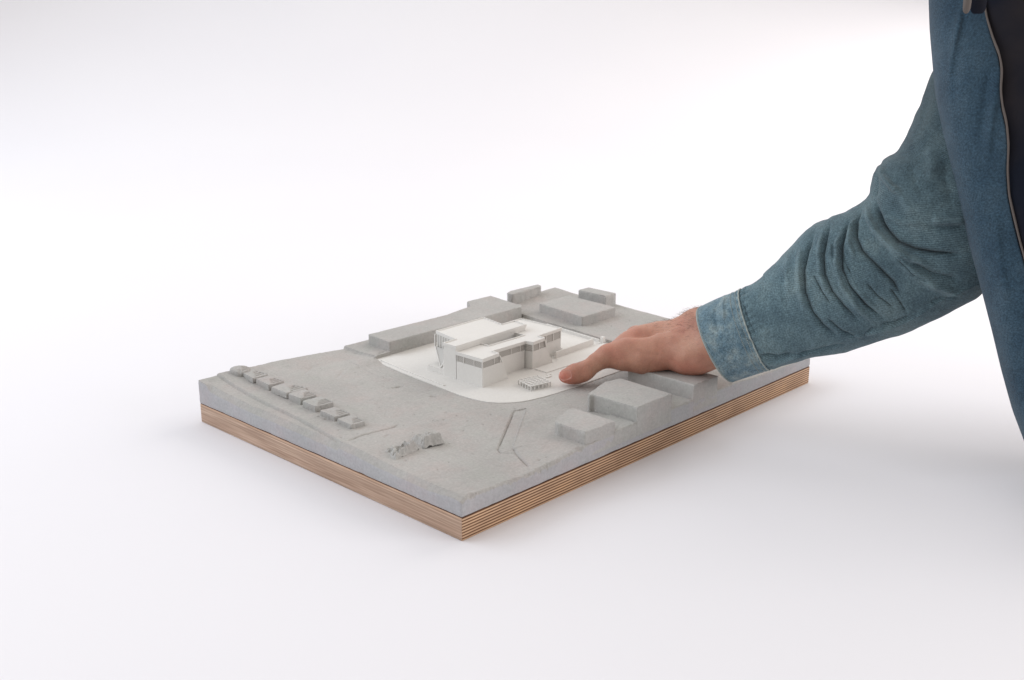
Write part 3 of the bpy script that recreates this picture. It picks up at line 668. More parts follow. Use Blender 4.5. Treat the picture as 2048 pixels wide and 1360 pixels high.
def C(p,q_,k=.006,**kw): fl.cap(c3(*p[:3]),c3(*q_[:3]),p[3],q_[3],k,**kw)
def chain(pts,k=.006):
    for a,b_ in zip(pts[:-1],pts[1:]): C(a,b_,k)
# forearm and wrist: two columns (radius, ulna) blended wide
chain([(1510,640,1.128,.0200),(1450,646,1.150,.0190),(1395,655,1.176,.0172),(1352,671,1.196,.0150)],.02)
chain([(1510,672,1.12,.0200),(1450,688,1.140,.0185),(1398,708,1.160,.0165),(1372,711,1.166,.0155),(1345,704,1.170,.0150)],.02)
# metacarpals and palm
chain([(1352,668,1.196,.0145),(1318,668,1.213,.0118),(1277,670,1.228,.0098)],.012)
chain([(1360,668,1.205,.0130),(1296,667,1.250,.0098)],.010)
chain([(1368,670,1.212,.0120),(1322,672,1.270,.0094)],.010)
chain([(1375,676,1.215,.0120),(1347,681,1.285,.0090)],.010)
chain([(1285,694,1.208,.0135),(1325,698,1.200,.0150),(1368,698,1.190,.0165)],.012)
chain([(1330,705,1.225,.0140),(1380,705,1.215,.0140)],.012)
# thenar mass and first metacarpal
chain([(1216,713,1.182,.0120),(1246,712,1.180,.0148),(1285,714,1.176,.0172),(1312,710,1.173,.0160),(1348,704,1.170,.0150)],.008)
chain([(1250,703,1.196,.0105),(1278,697,1.205,.0125)],.012)
chain([(1238,698,1.191,.0080),(1258,688,1.202,.0105),(1283,682,1.207,.0125),(1320,682,1.200,.0135)],.014)
# thumb
chain([(1131,752,1.1715,.0077),(1150,747,1.173,.0103),(1172,740.5,1.175,.0099)],.004)
chain([(1172,740.5,1.175,.0097),(1193,724,1.178,.0093),(1216,712,1.182,.0122)],.005)
C((1141,757,1.170,.0050),(1165,752,1.172,.0060),.006)
C((1171,733,1.1685,.0035),(1175,747,1.1685,.0035),.006)   # interphalangeal knuckle
# extensor tendon of the thumb and tendons on the back of the hand
chain([(1212,706,1.174,.0035),(1260,694,1.176,.0032),(1320,686,1.172,.0030),(1372,680,1.164,.0035)],.014)
chain([(1290,690,1.182,.0022),(1318,676,1.176,.0024),(1350,668,1.168,.0024),(1388,652,1.162,.0024)],.006)
chain([(1318,676,1.178,.0020),(1330,692,1.166,.0020),(1362,702,1.156,.0020)],.005)
chain([(1273,664,1.220,.0035),(1320,657,1.200,.0030),(1365,650,1.178,.0030)],.008)
C((1378,745-33,1.150,.0045),(1392,716,1.148,.0050),.010)
# fingers curl down over the far edge of the plate
chain([(1273,670,1.230,.0100),(1252,697,1.262,.0088),(1262,713,1.272,.0080),(1274,722,1.268,.0072)],.004)
chain([(1295,668,1.252,.0098),(1283,692,1.290,.0088),(1291,709,1.298,.0080),(1302,719,1.292,.0072)],.004)
chain([(1321,672,1.272,.0094),(1317,692,1.306,.0083),(1324,707,1.312,.0076),(1334,716,1.305,.0068)],.004)
chain([(1346,681,1.285,.0086),(1347,697,1.308,.0072),(1353,708,1.312,.0066),(1360,715,1.307,.0060)],.004)
C((1270,667,1.226,.0070),(1263,668,1.233,.0062),.006)   # index knuckle
hv,hq=surface_nets(fl.F,fl.lo,fl.h)
# skin relief: creases at the thumb joint and wrist, faint wrinkles (in camera-frame px coordinates)
px=1024+hv[:,0]/hv[:,2]*FPX;py=680-hv[:,1]/hv[:,2]*FPX
# smooth the net twice
def lap(v,q_,it,w_=.5):
    for _ in range(it):
        acc=np.zeros_like(v);cn=np.zeros(len(v))
        for a in range(4):
            for b_ in((a+1)%4,(a+3)%4):
                np.add.at(acc,q_[:,a],v[q_[:,b_]]);np.add.at(cn,q_[:,a],1)
        v=v*(1-w_)+acc/np.maximum(cn,1)[:,None]*w_
    return v
hv=lap(hv,hq,3)
def _dummy():pass
def vnorm(v,q_):
    n_=np.cross(v[q_[:,2]]-v[q_[:,0]],v[q_[:,3]]-v[q_[:,1]]);N_=np.zeros_like(v)
    for a in range(4): np.add.at(N_,q_[:,a],n_)
    return N_/(np.linalg.norm(N_,axis=1)[:,None]+1e-12)
hn=vnorm(hv,hq)
px=1024+hv[:,0]/hv[:,2]*FPX;py=680-hv[:,1]/hv[:,2]*FPX
near=hn[:,2]<.2
def crease(poly,w_,dep,fade=True):
    d,s,t=segdist(px,py,poly);p=np.exp(-(d/w_)**2)*near
    if fade:p*=np.clip(np.minimum(t,1-t)*5,0,1)
    return -dep*p
disp=np.zeros(len(hv))
for pl,w_,dp in [([(1172,728),(1175,738),(1174,748)],1.1,.0003),([(1177,726),(1180,737),(1179,747)],1.1,.0003),([(1168,730),(1170,740),(1168,750)],1.0,.0002),
                 ([(1236,716),(1236,728),(1234,739)],1.5,.0006),([(1242,714),(1243,730)],1.3,.0003),([(1300,722),(1300,733),(1297,744)],1.6,.0007),
                 ([(1198,716),(1203,728),(1206,738)],1.6,.0003),([(1262,700),(1290,707),(1325,712)],5,.0007),([(1340,716),(1352,728),(1350,738)],3.5,.0006),
                 ([(1312,690),(1318,705),(1312,722)],3,.0004)]:
    disp+=crease(pl,w_,dp)
ca,sa=math.cos(R(-15)),math.sin(R(-15)); na=((px-1131)*ca+(py-749.8)*sa)/11.6; nb=(-(px-1131)*sa+(py-749.8)*ca)/9.8
nr_=(np.abs(na)**3+np.abs(nb)**3)**(1/3)
disp-=np.where(near,.00045*np.clip((1.0-nr_)/.15,0,1)*(nr_<1.2),0)
disp+=np.where(near,.00040*np.exp(-((nr_-1.18)/.13)**2)*np.where(na>-.55,1,.1),0)
disp+=.00016*noise2(px,py,9,61,3)
hv=hv+hn*disp[:,None]
Hw=CP+hv[:,:1]*CR+hv[:,1:2]*CU+hv[:,2:]*CW

# --- skin material
M_skin,nt,b=newmat('skin'); L=nt.links
tc=N(nt,'ShaderNodeTexCoord'); n1=N(nt,'ShaderNodeTexNoise'); n1.inputs['Scale'].default_value=38; n1.inputs['Detail'].default_value=4; L.new(tc.outputs['Object'],n1.inputs['Vector'])
base=ramp(nt,n1.outputs['Fac'],[(.28,(.38,.165,.115)),(.5,(.47,.235,.165)),(.72,(.55,.305,.215))])
at_=N(nt,'ShaderNodeAttribute'); at_.attribute_name='flush'
mx=N(nt,'ShaderNodeMixRGB'); L.new(at_.outputs['Fac'],mx.inputs[0]); L.new(base,mx.inputs[1]); mx.inputs[2].default_value=(.52,.17,.125,1)
n2=N(nt,'ShaderNodeTexNoise'); n2.inputs['Scale'].default_value=700; n2.inputs['Detail'].default_value=3; L.new(tc.outputs['Object'],n2.inputs['Vector'])
m2=N(nt,'ShaderNodeMixRGB',blend_type='MULTIPLY'); m2.inputs[0].default_value=1; L.new(mx.outputs[0],m2.inputs[1]); L.new(ramp(nt,n2.outputs['Fac'],[(.3,g3(.90)),(.7,g3(1.05))]),m2.inputs[2])
L.new(m2.outputs[0],b.inputs['Base Color']); b.inputs['Roughness'].default_value=.52; b.inputs['Specular IOR Level'].default_value=.4
b.inputs['Subsurface Weight'].default_value=.18; b.inputs['Subsurface Radius'].default_value=(.004,.0014,.0007); b.inputs['Subsurface Scale'].default_value=1
vo=N(nt,'ShaderNodeTexVoronoi',feature='DISTANCE_TO_EDGE'); vo.inputs['Scale'].default_value=750; L.new(tc.outputs['Object'],vo.inputs['Vector'])
bp=N(nt,'ShaderNodeBump'); bp.inputs['Strength'].default_value=.35; bp.inputs['Distance'].default_value=.0004; L.new(vo.outputs['Distance'],bp.inputs['Height'])
bp2=N(nt,'ShaderNodeBump'); bp2.inputs['Strength'].default_value=.5; bp2.inputs['Distance'].default_value=.0010; L.new(n1.outputs['Fac'],bp2.inputs['Height']); L.new(bp.outputs[0],bp2.inputs['Normal']); L.new(bp2.outputs[0],b.inputs['Normal'])

# --- sleeve stations: upper and lower outline (photo pixels), depth of the centre
ST=[((1398,617),(1466,761),1.150),((1437,598),(1500,750),1.140),((1480,581),(1540,737),1.130),((1520,560),(1585,724),1.121),
    ((1566,511),(1655,708),1.110),((1612,466),(1722,690),1.099),((1655,438),(1800,664),1.087),((1700,419),(1880,628),1.075),((1737,398),(1955,585),1.063),
    ((1752,350),(2010,530),1.052),((1775,322),(2055,455),1.043),((1808,300),(2085,370),1.035),((1838,238),(2100,275),1.025),((1872,165),(2112,185),1.013),
    ((1905,70),(2122,90),1.000),((1935,-40),(2150,-20),.985),((1965,-160),(2190,-130),.97)]
def interp_st(u):
    n=len(ST)-1;x=np.clip(u,0,1)*n;i=np.minimum(x.astype(int),n-1);t=x-i
    P=np.array([[*a,*b_,d] for a,b_,d in ST],float)
    p0=P[np.maximum(i-1,0)];p1=P[i];p2=P[i+1];p3=P[np.minimum(i+2,n)];t=t[:,None]
    return .5*((2*p1)+(-p0+p2)*t+(2*p0-5*p1+4*p2-p3)*t*t+(-p0+3*p1-3*p2+p3)*t**3)
def camv(x,y,d): return np.stack([(x-1024)/FPX*d,-(y-680)/FPX*d,d],-1)
Z5=lambda x,y:(1380+x/2.2665,300+y/2.2665)
folds=[ # polyline in zoomed px, width px, depth (m, + = valley)
 ([(838,215),(850,270),(868,320),(895,362),(945,415),(1020,448),(1120,468),(1235,475)],6.5,.0052),
 ([(800,250),(815,310),(845,372),(900,428),(985,485),(1100,525)],7.5,-.0030),
 ([(865,60),(878,120),(925,175),(960,200)],6,-.0030),
 ([(850,100),(845,160),(835,215)],6,.0035),
 ([(782,262),(752,320),(750,390),(780,455),(850,525),(925,600),(962,668)],6,.0038),
 ([(765,290),(728,350),(722,420),(745,500)],5,-.0018),
 ([(905,445),(990,540),(1100,610),(1220,650)],9,-.0022),
 ([(1000,500),(1100,560),(1230,590)],9,.0024),
 ([(730,320),(700,375),(683,450),(690,545),(730,620),(800,705),(885,770)],5.5,.0036),
 ([(700,350),(668,430),(665,540),(690,620),(760,715),(830,775)],5,-.0019),
 ([(640,325),(618,395),(604,470),(610,560),(645,640),(705,715),(770,775)],5.5,.0030),
 ([(600,380),(585,470),(590,570),(625,655)],5,-.0016),
 ([(570,365),(535,450),(516,540),(522,640),(558,735),(610,800),(680,850)],6,.0030),
 ([(505,450),(493,540),(496,640),(520,730)],6,-.0020),
 ([(450,480),(440,560),(448,640)],8,-.0012),
 ([(640,480),(690,560),(760,640),(860,740)],5,-.0016),
 ([(1095,318),(1170,322),(1250,320)],7,-.0022),
 ([(1060,345),(1150,350),(1250,345)],8,.0016),
 ([(1095,-10),(1110,60),(1085,150)],18,-.0016),
 ([(1150,40),(1160,150),(1190,260)],16,.0012),
 ([(930,160),(985,240),(1010,300)],15,-.0010),
 ([(300,950),(380,965),(450,940),(560,915)],4,-.0016),
 ([(320,925),(400,938),(470,920)],5,.0026),
 ([(480,925),(580,905),(700,875)],4,.0018),
 ([(700,855),(800,830),(900,805),(1000,760),(1110,690),(1210,640),(1320,600)],3.5,-.0015),
 ([(860,790),(930,780),(1000,750)],4,.0022),([(1090,690),(1140,670),(1210,655)],4,.0020),([(780,840),(840,800)],4,.0016),
 ([(430,560),(425,640),(445,720)],9,.0010),
 ([(240,680),(262,760),(300,840)],4,.0012),([(225,800),(255,850),(310,900)],3.5,.0012),([(120,690),(112,760),(130,840)],7,.0010),([(160,640),(150,700),(155,780)],4,-.0009),([(560,560),(600,640),(640,700)],3.5,.0014),([(690,430),(700,500),(735,570)],3.5,.0016),([(640,420),(640,500),(665,580)],3.5,-.0012),([(930,480),(1010,560),(1090,600)],4,.0018),([(880,300),(960,330),(1060,330)],5,-.0014),([(905,620),(960,700),(985,740)],4,.0018),([(800,600),(850,660),(930,720)],4,.0018),([(620,760),(690,820),(760,850)],4,.0018),([(1000,60),(1020,140),(1060,220)],12,.0010),
]
def tube(name,u0,u1,nu,nv,scale=1.0,extra=0.0,closed_rim=False,fold=True):
    global LASTD
    us=np.linspace(u0,u1,nu);S=interp_st(us)
    Uc=camv(S[:,0],S[:,1],S[:,4]);Lc=camv(S[:,2],S[:,3],S[:,4])
    Cn=(Uc+Lc)/2;a=(Uc-Lc)/2;ra=np.linalg.norm(a,axis=1);an=a/ra[:,None]
    T=np.gradient(Cn,axis=0);T/=np.linalg.norm(T,axis=1)[:,None]
    bn=np.cross(an,T);bn/=np.linalg.norm(bn,axis=1)[:,None]
    sg=np.sign(bn[:,2]);bn=-bn*sg[:,None]          # toward the camera
    th=np.linspace(0,2*np.pi,nv,endpoint=False)
    cs=np.cos(th);sn_=np.sin(th)
    rb=ra*.86
    sq=np.sign(sn_)*np.abs(sn_)**.9
    P=Cn[:,None]+an[:,None]*(ra*scale+extra)[:,None,None]*cs[None,:,None]+bn[:,None]*(rb*scale+extra)[:,None,None]*sq[None,:,None]
    Nn=an[:,None]*cs[None,:,None]+bn[:,None]*sn_[None,:,None]
    if fold:
        x=1024+P[...,0]/P[...,2]*FPX;y=680-P[...,1]/P[...,2]*FPX
        nearm=np.clip(sn_*1.6+.25,0,1)[None,:]
        D=np.zeros(x.shape)
        for pl,w_,dp in folds:
            pl2=[Z5(*p) for p in pl]
            bx=[min(p[0] for p in pl2)-4*w_,max(p[0] for p in pl2)+4*w_,min(p[1] for p in pl2)-4*w_,max(p[1] for p in pl2)+4*w_]
            k=(x>bx[0])&(x<bx[1])&(y>bx[2])&(y<bx[3])
            d,s,t=segdist(x[k],y[k],pl2)
            wf=w_*.82; D[k]-=1.95*dp*(.6*np.exp(-(d/wf)**2)+.5*np.exp(-d/(wf*.6)))*np.clip(np.minimum(t,1-t)*6+.08,0,1)
        D*=nearm
        uu=us[:,None]*9;vv=th[None,:]+0*uu
        # far-side and general wrinkling (periodic in v)
        wr=noise2(uu*1.0+np.cos(vv)*.35,np.sin(vv)*.9+uu*.2,.55,71,3)
        D+=.0011*wr*np.where(us[:,None]>.14,1,.35)+.0028*wr*(1-nearm)*np.where(us[:,None]>.2,1,0)
        # puckers each side of the cuff seam
        su=np.exp(-((us-.135)/.018)**2)[:,None]; D+=.0008*su*np.sin(vv*34+np.sin(vv*5)*2)
        P=P+Nn*D[...,None]
        LASTD=D
    return us,th,P,ra
def tube_mesh(name,P,us,th,mat,parent,caps=None,ulen=.62):
    nu,nv=P.shape[:2];W_=CP+P[...,:1]*CR+P[...,1:2]*CU+P[...,2:]*CW
    idx=np.arange(nu*nv).reshape(nu,nv);nx_=np.roll(np.arange(nv),-1)
    q_=np.stack([idx[:-1],idx[:-1][:,nx_],idx[1:][:,nx_],idx[1:]],-1).reshape(-1,4)[:,::-1]
    me=npmesh(name,W_.reshape(-1,3),q_)
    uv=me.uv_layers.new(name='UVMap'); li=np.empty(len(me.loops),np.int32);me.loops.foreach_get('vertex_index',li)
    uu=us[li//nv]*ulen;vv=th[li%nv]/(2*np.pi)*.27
    # seam of the parameterisation (v wraps)
    ls=np.arange(len(li))//4;jmx=np.array([vv[k*4:k*4+4].max() for k in range(0)]) if False else None
    v4=vv.reshape(-1,4);wrap=(v4.max(1)-v4.min(1))>.13;v4[wrap]=np.where(v4[wrap]<.1,v4[wrap]+.27,v4[wrap])
    uv.data.foreach_set('uv',np.column_stack([uu,v4.ravel()]).ravel().astype(np.float32))
    if LASTD is not None and LASTD.size==nu*nv:
        at2=me.attributes.new('ridge','FLOAT','POINT'); at2.data.foreach_set('value',np.clip(LASTD.ravel()/.0035,0,1).astype(np.float32)*.32)
    o=link(name,me,mat,parent,smooth=True); return o
LASTD=None
def denim(name,dark,mid,lite,fade_shade=1.0,blot=26):
    m_,nt,b=newmat(name);L=nt.links
    tc=N(nt,'ShaderNodeTexCoord')
    mp=N(nt,'ShaderNodeMapping'); mp.inputs['Rotation'].default_value=(0,0,R(62)); L.new(tc.outputs['UV'],mp.inputs[0])
    wv=N(nt,'ShaderNodeTexWave',bands_direction='X'); wv.inputs['Scale'].default_value=215; wv.inputs['Distortion'].default_value=.6; wv.inputs['Detail'].default_value=2; wv.inputs['Detail Scale'].default_value=4; L.new(mp.outputs[0],wv.inputs['Vector'])
    n1=N(nt,'ShaderNodeTexNoise'); n1.inputs['Scale'].default_value=blot; n1.inputs['Detail'].default_value=6; n1.inputs['Roughness'].default_value=.6; L.new(tc.outputs['Object'],n1.inputs['Vector'])
    base=ramp(nt,n1.outputs['Fac'],[(.30,dark),(.5,mid),(.72,lite)])
    mps=N(nt,'ShaderNodeMapping'); mps.inputs['Scale'].default_value=(1100,160,1); L.new(tc.outputs['UV'],mps.inputs[0])
    sl=N(nt,'ShaderNodeTexNoise'); sl.inputs['Scale'].default_value=1; sl.inputs['Detail'].default_value=3; L.new(mps.outputs[0],sl.inputs['Vector'])
    nf=N(nt,'ShaderNodeTexNoise'); nf.inputs['Scale'].default_value=620; nf.inputs['Detail'].default_value=3; L.new(tc.outputs['Object'],nf.inputs['Vector'])
    m1=N(nt,'ShaderNodeMixRGB',blend_type='MULTIPLY'); m1.inputs[0].default_value=1; L.new(base,m1.inputs[1]); L.new(ramp(nt,wv.outputs['Fac'],[(.15,g3(.86)),(.85,g3(1.16))]),m1.inputs[2])
    m2=N(nt,'ShaderNodeMixRGB',blend_type='MULTIPLY'); m2.inputs[0].default_value=1; L.new(m1.outputs[0],m2.inputs[1]); L.new(ramp(nt,sl.outputs['Fac'],[(.3,g3(.86)),(.7,g3(1.14))]),m2.inputs[2])
    m3=N(nt,'ShaderNodeMixRGB',blend_type='MULTIPLY'); m3.inputs[0].default_value=1; L.new(m2.outputs[0],m3.inputs[1]); L.new(ramp(nt,nf.outputs['Fac'],[(.32,g3(.70)),(.68,g3(1.32))]),m3.inputs[2])
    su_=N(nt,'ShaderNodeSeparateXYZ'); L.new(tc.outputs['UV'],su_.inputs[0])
    wa=N(nt,'ShaderNodeAttribute'); wa.attribute_name='ridge'
    n5=N(nt,'ShaderNodeTexNoise'); n5.inputs['Scale'].default_value=75; n5.inputs['Detail'].default_value=6; n5.inputs['Roughness'].default_value=.7; L.new(tc.outputs['Object'],n5.inputs['Vector'])
    rw=N(nt,'ShaderNodeMath',operation='MULTIPLY'); L.new(wa.outputs['Fac'],rw.inputs[0]); L.new(ramp(nt,n5.outputs['Fac'],[(.40,g3(.10)),(.6,g3(1))]),rw.inputs[1])
    mr=N(nt,'ShaderNodeMixRGB'); L.new(rw.outputs[0],mr.inputs[0]); L.new(m3.outputs[0],mr.inputs[1]); mr.inputs[2].default_value=(*[c*1.55+.02 for c in lite],1)
    m5=N(nt,'ShaderNodeMixRGB',blend_type='MULTIPLY'); m5.inputs[0].default_value=1; L.new(mr.outputs[0],m5.inputs[1]); L.new(ramp(nt,n5.outputs['Fac'],[(.3,g3(.90)),(.5,g3(1)),(.7,g3(1.09))]),m5.inputs[2])
    m4=N(nt,'ShaderNodeMixRGB',blend_type='MULTIPLY'); m4.inputs[0].default_value=fade_shade; L.new(m5.outputs[0],m4.inputs[1]); L.new(ramp(nt,su_.outputs[0],[(.10,(1.1,1.1,1.1)),(.30,g3(.86)),(.5,(.38,.40,.42))]),m4.inputs[2])  # cuff fade, plus the upper arm's shade put into the colour
    L.new(m4.outputs[0],b.inputs['Base Color']); b.inputs['Roughness'].default_value=.88; b.inputs['Specular IOR Level'].default_value=.15
    b.inputs['Sheen Weight'].default_value=.12
    bp=N(nt,'ShaderNodeBump'); bp.inputs['Strength'].default_value=.5; bp.inputs['Distance'].default_value=.0004; L.new(wv.outputs['Fac'],bp.inputs['Height'])
    bp2=N(nt,'ShaderNodeBump'); bp2.inputs['Strength'].default_value=.6; bp2.inputs['Distance'].default_value=.0006; L.new(nf.outputs['Fac'],bp2.inputs['Height']); L.new(bp.outputs[0],bp2.inputs['Normal']); L.new(bp2.outputs[0],b.inputs['Normal'])
    return m_
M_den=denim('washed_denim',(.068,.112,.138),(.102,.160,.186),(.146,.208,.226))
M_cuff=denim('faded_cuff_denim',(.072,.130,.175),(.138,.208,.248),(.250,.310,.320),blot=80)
M_body=denim('shaded_denim_front',(.024,.050,.078),(.035,.067,.098),(.050,.085,.116),fade_shade=0)  # same shirt as the sleeve, its shade put into a darker colour
M_seam=simple('faded_seam_thread',(.38,.42,.40),.85,.1)
M_hem=simple('frayed_tan_hem',(.125,.108,.100),.9,.1)
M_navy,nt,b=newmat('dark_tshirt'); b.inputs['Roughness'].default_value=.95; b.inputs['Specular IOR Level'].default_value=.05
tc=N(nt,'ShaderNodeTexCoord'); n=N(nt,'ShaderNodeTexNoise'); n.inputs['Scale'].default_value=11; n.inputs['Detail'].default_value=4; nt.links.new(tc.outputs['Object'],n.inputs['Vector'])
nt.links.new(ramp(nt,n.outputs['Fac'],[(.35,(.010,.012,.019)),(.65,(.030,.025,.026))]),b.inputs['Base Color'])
M_hair=simple('brown_hair',(.13,.075,.045),.5)
M_nail,nt,b=newmat('nail'); b.inputs['Base Color'].default_value=(.60,.34,.29,1); b.inputs['Roughness'].default_value=.22; b.inputs['Coat Weight'].default_value=.3

def sweep(name,lines,rad,ns,mat,parent,closed=False,taper=True):
    V_=[];Q_=[];off=0
    for pts,rr in lines:
        pts=np.asarray(pts,float);n=len(pts)
        T=(np.roll(pts,-1,0)-np.roll(pts,1,0)) if closed else np.gradient(pts,axis=0)
        T/=np.linalg.norm(T,axis=1)[:,None]+1e-12
        ref=np.array([.3,.2,.93]);a=np.cross(T,ref);a/=np.linalg.norm(a,axis=1)[:,None]+1e-12;b2=np.cross(T,a)
        rr=np.broadcast_to(np.asarray(rr,float)*rad,(n,))
        for k in range(ns):
            t=2*math.pi*k/ns; V_.append(pts+(a*math.cos(t)+b2*math.sin(t))*rr[:,None])
        for k in range(ns):
            k2=(k+1)%ns; i=np.arange(n if closed else n-1);j=(i+1)%n
            Q_.append(np.stack([off+k*n+i,off+k*n+j,off+k2*n+j,off+k2*n+i],-1))
        off+=ns*n
    return link(name,npmesh(name,np.concatenate(V_),np.concatenate(Q_)),mat,parent,smooth=True)
# --- body mesh: hand+forearm field, upper arm and torso under the clothes
us,th,P,ra=tube('arm',.10,.98,60,40,.72,0,fold=False)
aw=CP+P[...,:1]*CR+P[...,1:2]*CU+P[...,2:]*CW
nA=len(Hw);nu,nv=P.shape[:2];idx=nA+np.arange(nu*nv).reshape(nu,nv);nx_=np.roll(np.arange(nv),-1)
qa=np.stack([idx[:-1],idx[:-1][:,nx_],idx[1:][:,nx_],idx[1:]],-1).reshape(-1,4)[:,::-1]
me=npmesh('person',np.concatenate([Hw,aw.reshape(-1,3)]),np.concatenate([hq,qa]))
fa=me.attributes.new('flush','FLOAT','POINT')
flush=np.zeros(len(me.vertices));k=slice(0,nA)
flush[k]=.85*np.exp(-((px-1124)/20)**2-((py-756)/16)**2)+.35*np.exp(-((px-1375)/35)**2-((py-735)/14)**2)+.15*np.exp(-((px-1215)/16)**2-((py-700)/12)**2)+.30*np.exp(-((px-1265)/20)**2-((py-668)/14)**2)+.25*np.clip(noise2(px,py,30,81,2),0,1)
fa.data.foreach_set('value',np.clip(flush,0,1).astype(np.float32))
person=link('person',me,M_skin,smooth=True)
person['category']='person'; person['label']='person in an open washed denim shirt leaning in with one hand pressing on the model'
bvh=BVHTree.FromPolygons([Vector(p) for p in Hw],[tuple(map(int,q_)) for q_ in hq])
def hit(x,y):
    d=Vector(at(x,y,1.)-CP).normalized(); r_=bvh.ray_cast(Vector(CP),d); return r_[0],r_[1]
# thumbnail
nc=np.array([(1131.5,750.0)]);ang=R(-15)
nu_,nv_=22,18;vs=[];ok=True
for i in range(nu_):
    for j in range(nv_):
        a=-1+2*i/(nu_-1);c=-1+2*j/(nv_-1)
        # rounded-rectangle outline, long axis a (tip at -1)
        sx,sy=a,c
        s=1/max(1e-6,(abs(sx)**3.2+abs(sy)**3.2)**(1/3.2))*max(abs(sx),abs(sy)) if (sx or sy) else 1
        X=sx*s*11.8;Y=sy*s*10.0
        x=1131+X*math.cos(ang)-Y*math.sin(ang);y=749.8+X*math.sin(ang)+Y*math.cos(ang)
        p,n_=hit(x,y)
        if p is None: ok=False; p,n_=hit(1135,750)
        e=max(abs(a),abs(c)); lift=.00030*(1-.8*e**6)-(.0003 if e>.98 else 0)
        vs.append(p+n_*lift)
if ok:
    f=[(i*nv_+j,(i+1)*nv_+j,(i+1)*nv_+j+1,i*nv_+j+1) for i in range(nu_-1) for j in range(nv_-1)]
    me=pymesh('thumbnail',vs,f); bm_=bmesh.new(); bm_.from_mesh(me); bmesh.ops.recalc_face_normals(bm_,faces=bm_.faces); bm_.to_mesh(me); bm_.free()
    link('thumbnail',me,M_nail,person,smooth=True)
# wrist hair
hp=np.where((px>1285)&(px<1420)&(py<690))[0]
NW=hn[:,:1]*CR+hn[:,1:2]*CU+hn[:,2:]*CW
strands=[]
cand=[i for i in hp if NW[i,2]>.35 and hn[i,2]<.55]
hd=(at(1280,668,1.22)-at(1400,650,1.18));hd/=np.linalg.norm(hd)
for _ in range(900):
    i=random.choice(cand);w_=(px[i]-1285)/110
    if random.random()>.25+w_*.8 or random.random()>(.16 if py[i]>662 else 1): continue
    p=Hw[i];n_=NW[i];L_=random.uniform(.004,.0085);r_=rng.normal(0,.35,3)
    pts=[p-n_*.0004]
    for t in(.33,.66,1):
        pts.append(p+(n_*(.62*t-.30*t*t)+hd*(.55*t+.3*t*t)*random.uniform(.6,1.1)+r_*t*.45+np.array([0,0,-.18*t*t]))*L_)
    strands.append((pts,[1,.85,.6,.25]))
sweep('arm_hair',strands,.00009,3,M_hair,person)['kind']='stuff'

# --- shirt: open front hanging down, sleeve, cuff
def interp_y(y,pts): return np.interp(y,[p[1] for p in pts],[p[0] for p in pts])
edgeL=[(1872,-260),(1858,-120),(1859,0),(1861,60),(1866,120),(1871,180),(1884,260),(1903,345),(1924,430),(1948,520),(1967,590),(1985,660),(2004,740),(2026,820),(2049,880),(2085,990),(2125,1110),(2160,1230)]
plk=[(1950,-260),(1955,-120),(1966,0),(1972,35),(1984,75),(1998,110),(2003,140),(2000,180),(2004,215),(2012,245),(2016,290),(2014,340),(2017,390),(2026,430),(2038,480),(2052,530),(2066,600),(2090,700),(2120,820),(2160,940),(2200,1060),(2240,1230)]
def smooth_interp(y,pts):
    ys_=np.linspace(pts[0][1],pts[-1][1],1200);v_=interp_y(ys_,pts);k=np.hanning(41);k/=k.sum();v2=np.convolve(np.pad(v_,20,'edge'),k,'valid');return np.interp(y,ys_,v2)
DZ=.895
def front_pt(y,s,off=0.0):
    """s=0 back of the roll, s=.35 silhouette, s=1 placket edge"""
    xl=smooth_interp(y,edgeL);xp=smooth_interp(y,plk);w_=(xp-xl)
    Rp=w_/.46
    tl=np.arccos(np.clip(1-.46,-1,1))
    thm=np.where(s<.45,-1.5*(1-s/.45),tl*(s-.45)/.55)
    x=xl+Rp*(1-np.cos(thm))+off/DZ*FPX
    d=DZ+.10-np.sin(thm)*Rp/FPX*DZ*.75+(y-400)/1000*-.05+off
    return camv(x,y,d)
ny_,ns_=300,120
yy=np.linspace(-250,935,ny_)[:,None]+np.zeros((1,ns_));ss=np.linspace(0,1,ns_)[None,:]+np.zeros((ny_,1))
P=front_pt(yy,ss)
wr=.0022*np.sin(ss*9+yy/190+np.sin(yy/140)*1.1)*np.clip(ss*3-1.2,0,1)+.0013*noise2(ss*2,yy/300,.5,91,3)*np.clip(ss*3-1.2,0,1)
px_=1024+P[...,0]/P[...,2]*FPX;py_=680-P[...,1]/P[...,2]*FPX
for pl,w_,dp in [([(1922,10),(1908,70),(1898,120),(1893,180)],6,.0030),([(1934,20),(1922,80),(1912,150),(1909,230)],9,-.0022),([(1998,130),(1992,200),(1980,260),(1973,340)],7,.0026),([(1985,120),(1975,200),(1962,290)],9,-.0018),([(1990,420),(1998,520),(2015,620)],10,.0022),([(1960,440),(1978,540),(2000,660)],10,-.0014)]:
    d,s_q,t=segdist(px_,py_,pl); wr+=dp*np.exp(-(d/w_)**2)*np.clip(np.minimum(t,1-t)*5,0,1)*(ss>.45)
P[...,2]-=wr
W_=CP+P[...,:1]*CR+P[...,1:2]*CU+P[...,2:]*CW
idx=np.arange(ny_*ns_).reshape(ny_,ns_);q_=np.stack([idx[:-1,:-1],idx[1:,:-1],idx[1:,1:],idx[:-1,1:]],-1).reshape(-1,4)
me=npmesh('denim_shirt',W_.reshape(-1,3),q_)
uv=me.uv_layers.new(name='UVMap');li=np.empty(len(me.loops),np.int32);me.loops.foreach_get('vertex_index',li)
uv.data.foreach_set('uv',np.column_stack([(li//ns_)/ny_*.62,(li%ns_)/ns_*.16]).ravel().astype(np.float32))
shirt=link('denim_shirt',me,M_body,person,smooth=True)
sm=shirt.modifiers.new('cloth','SOLIDIFY');sm.thickness=.0014;sm.offset=0
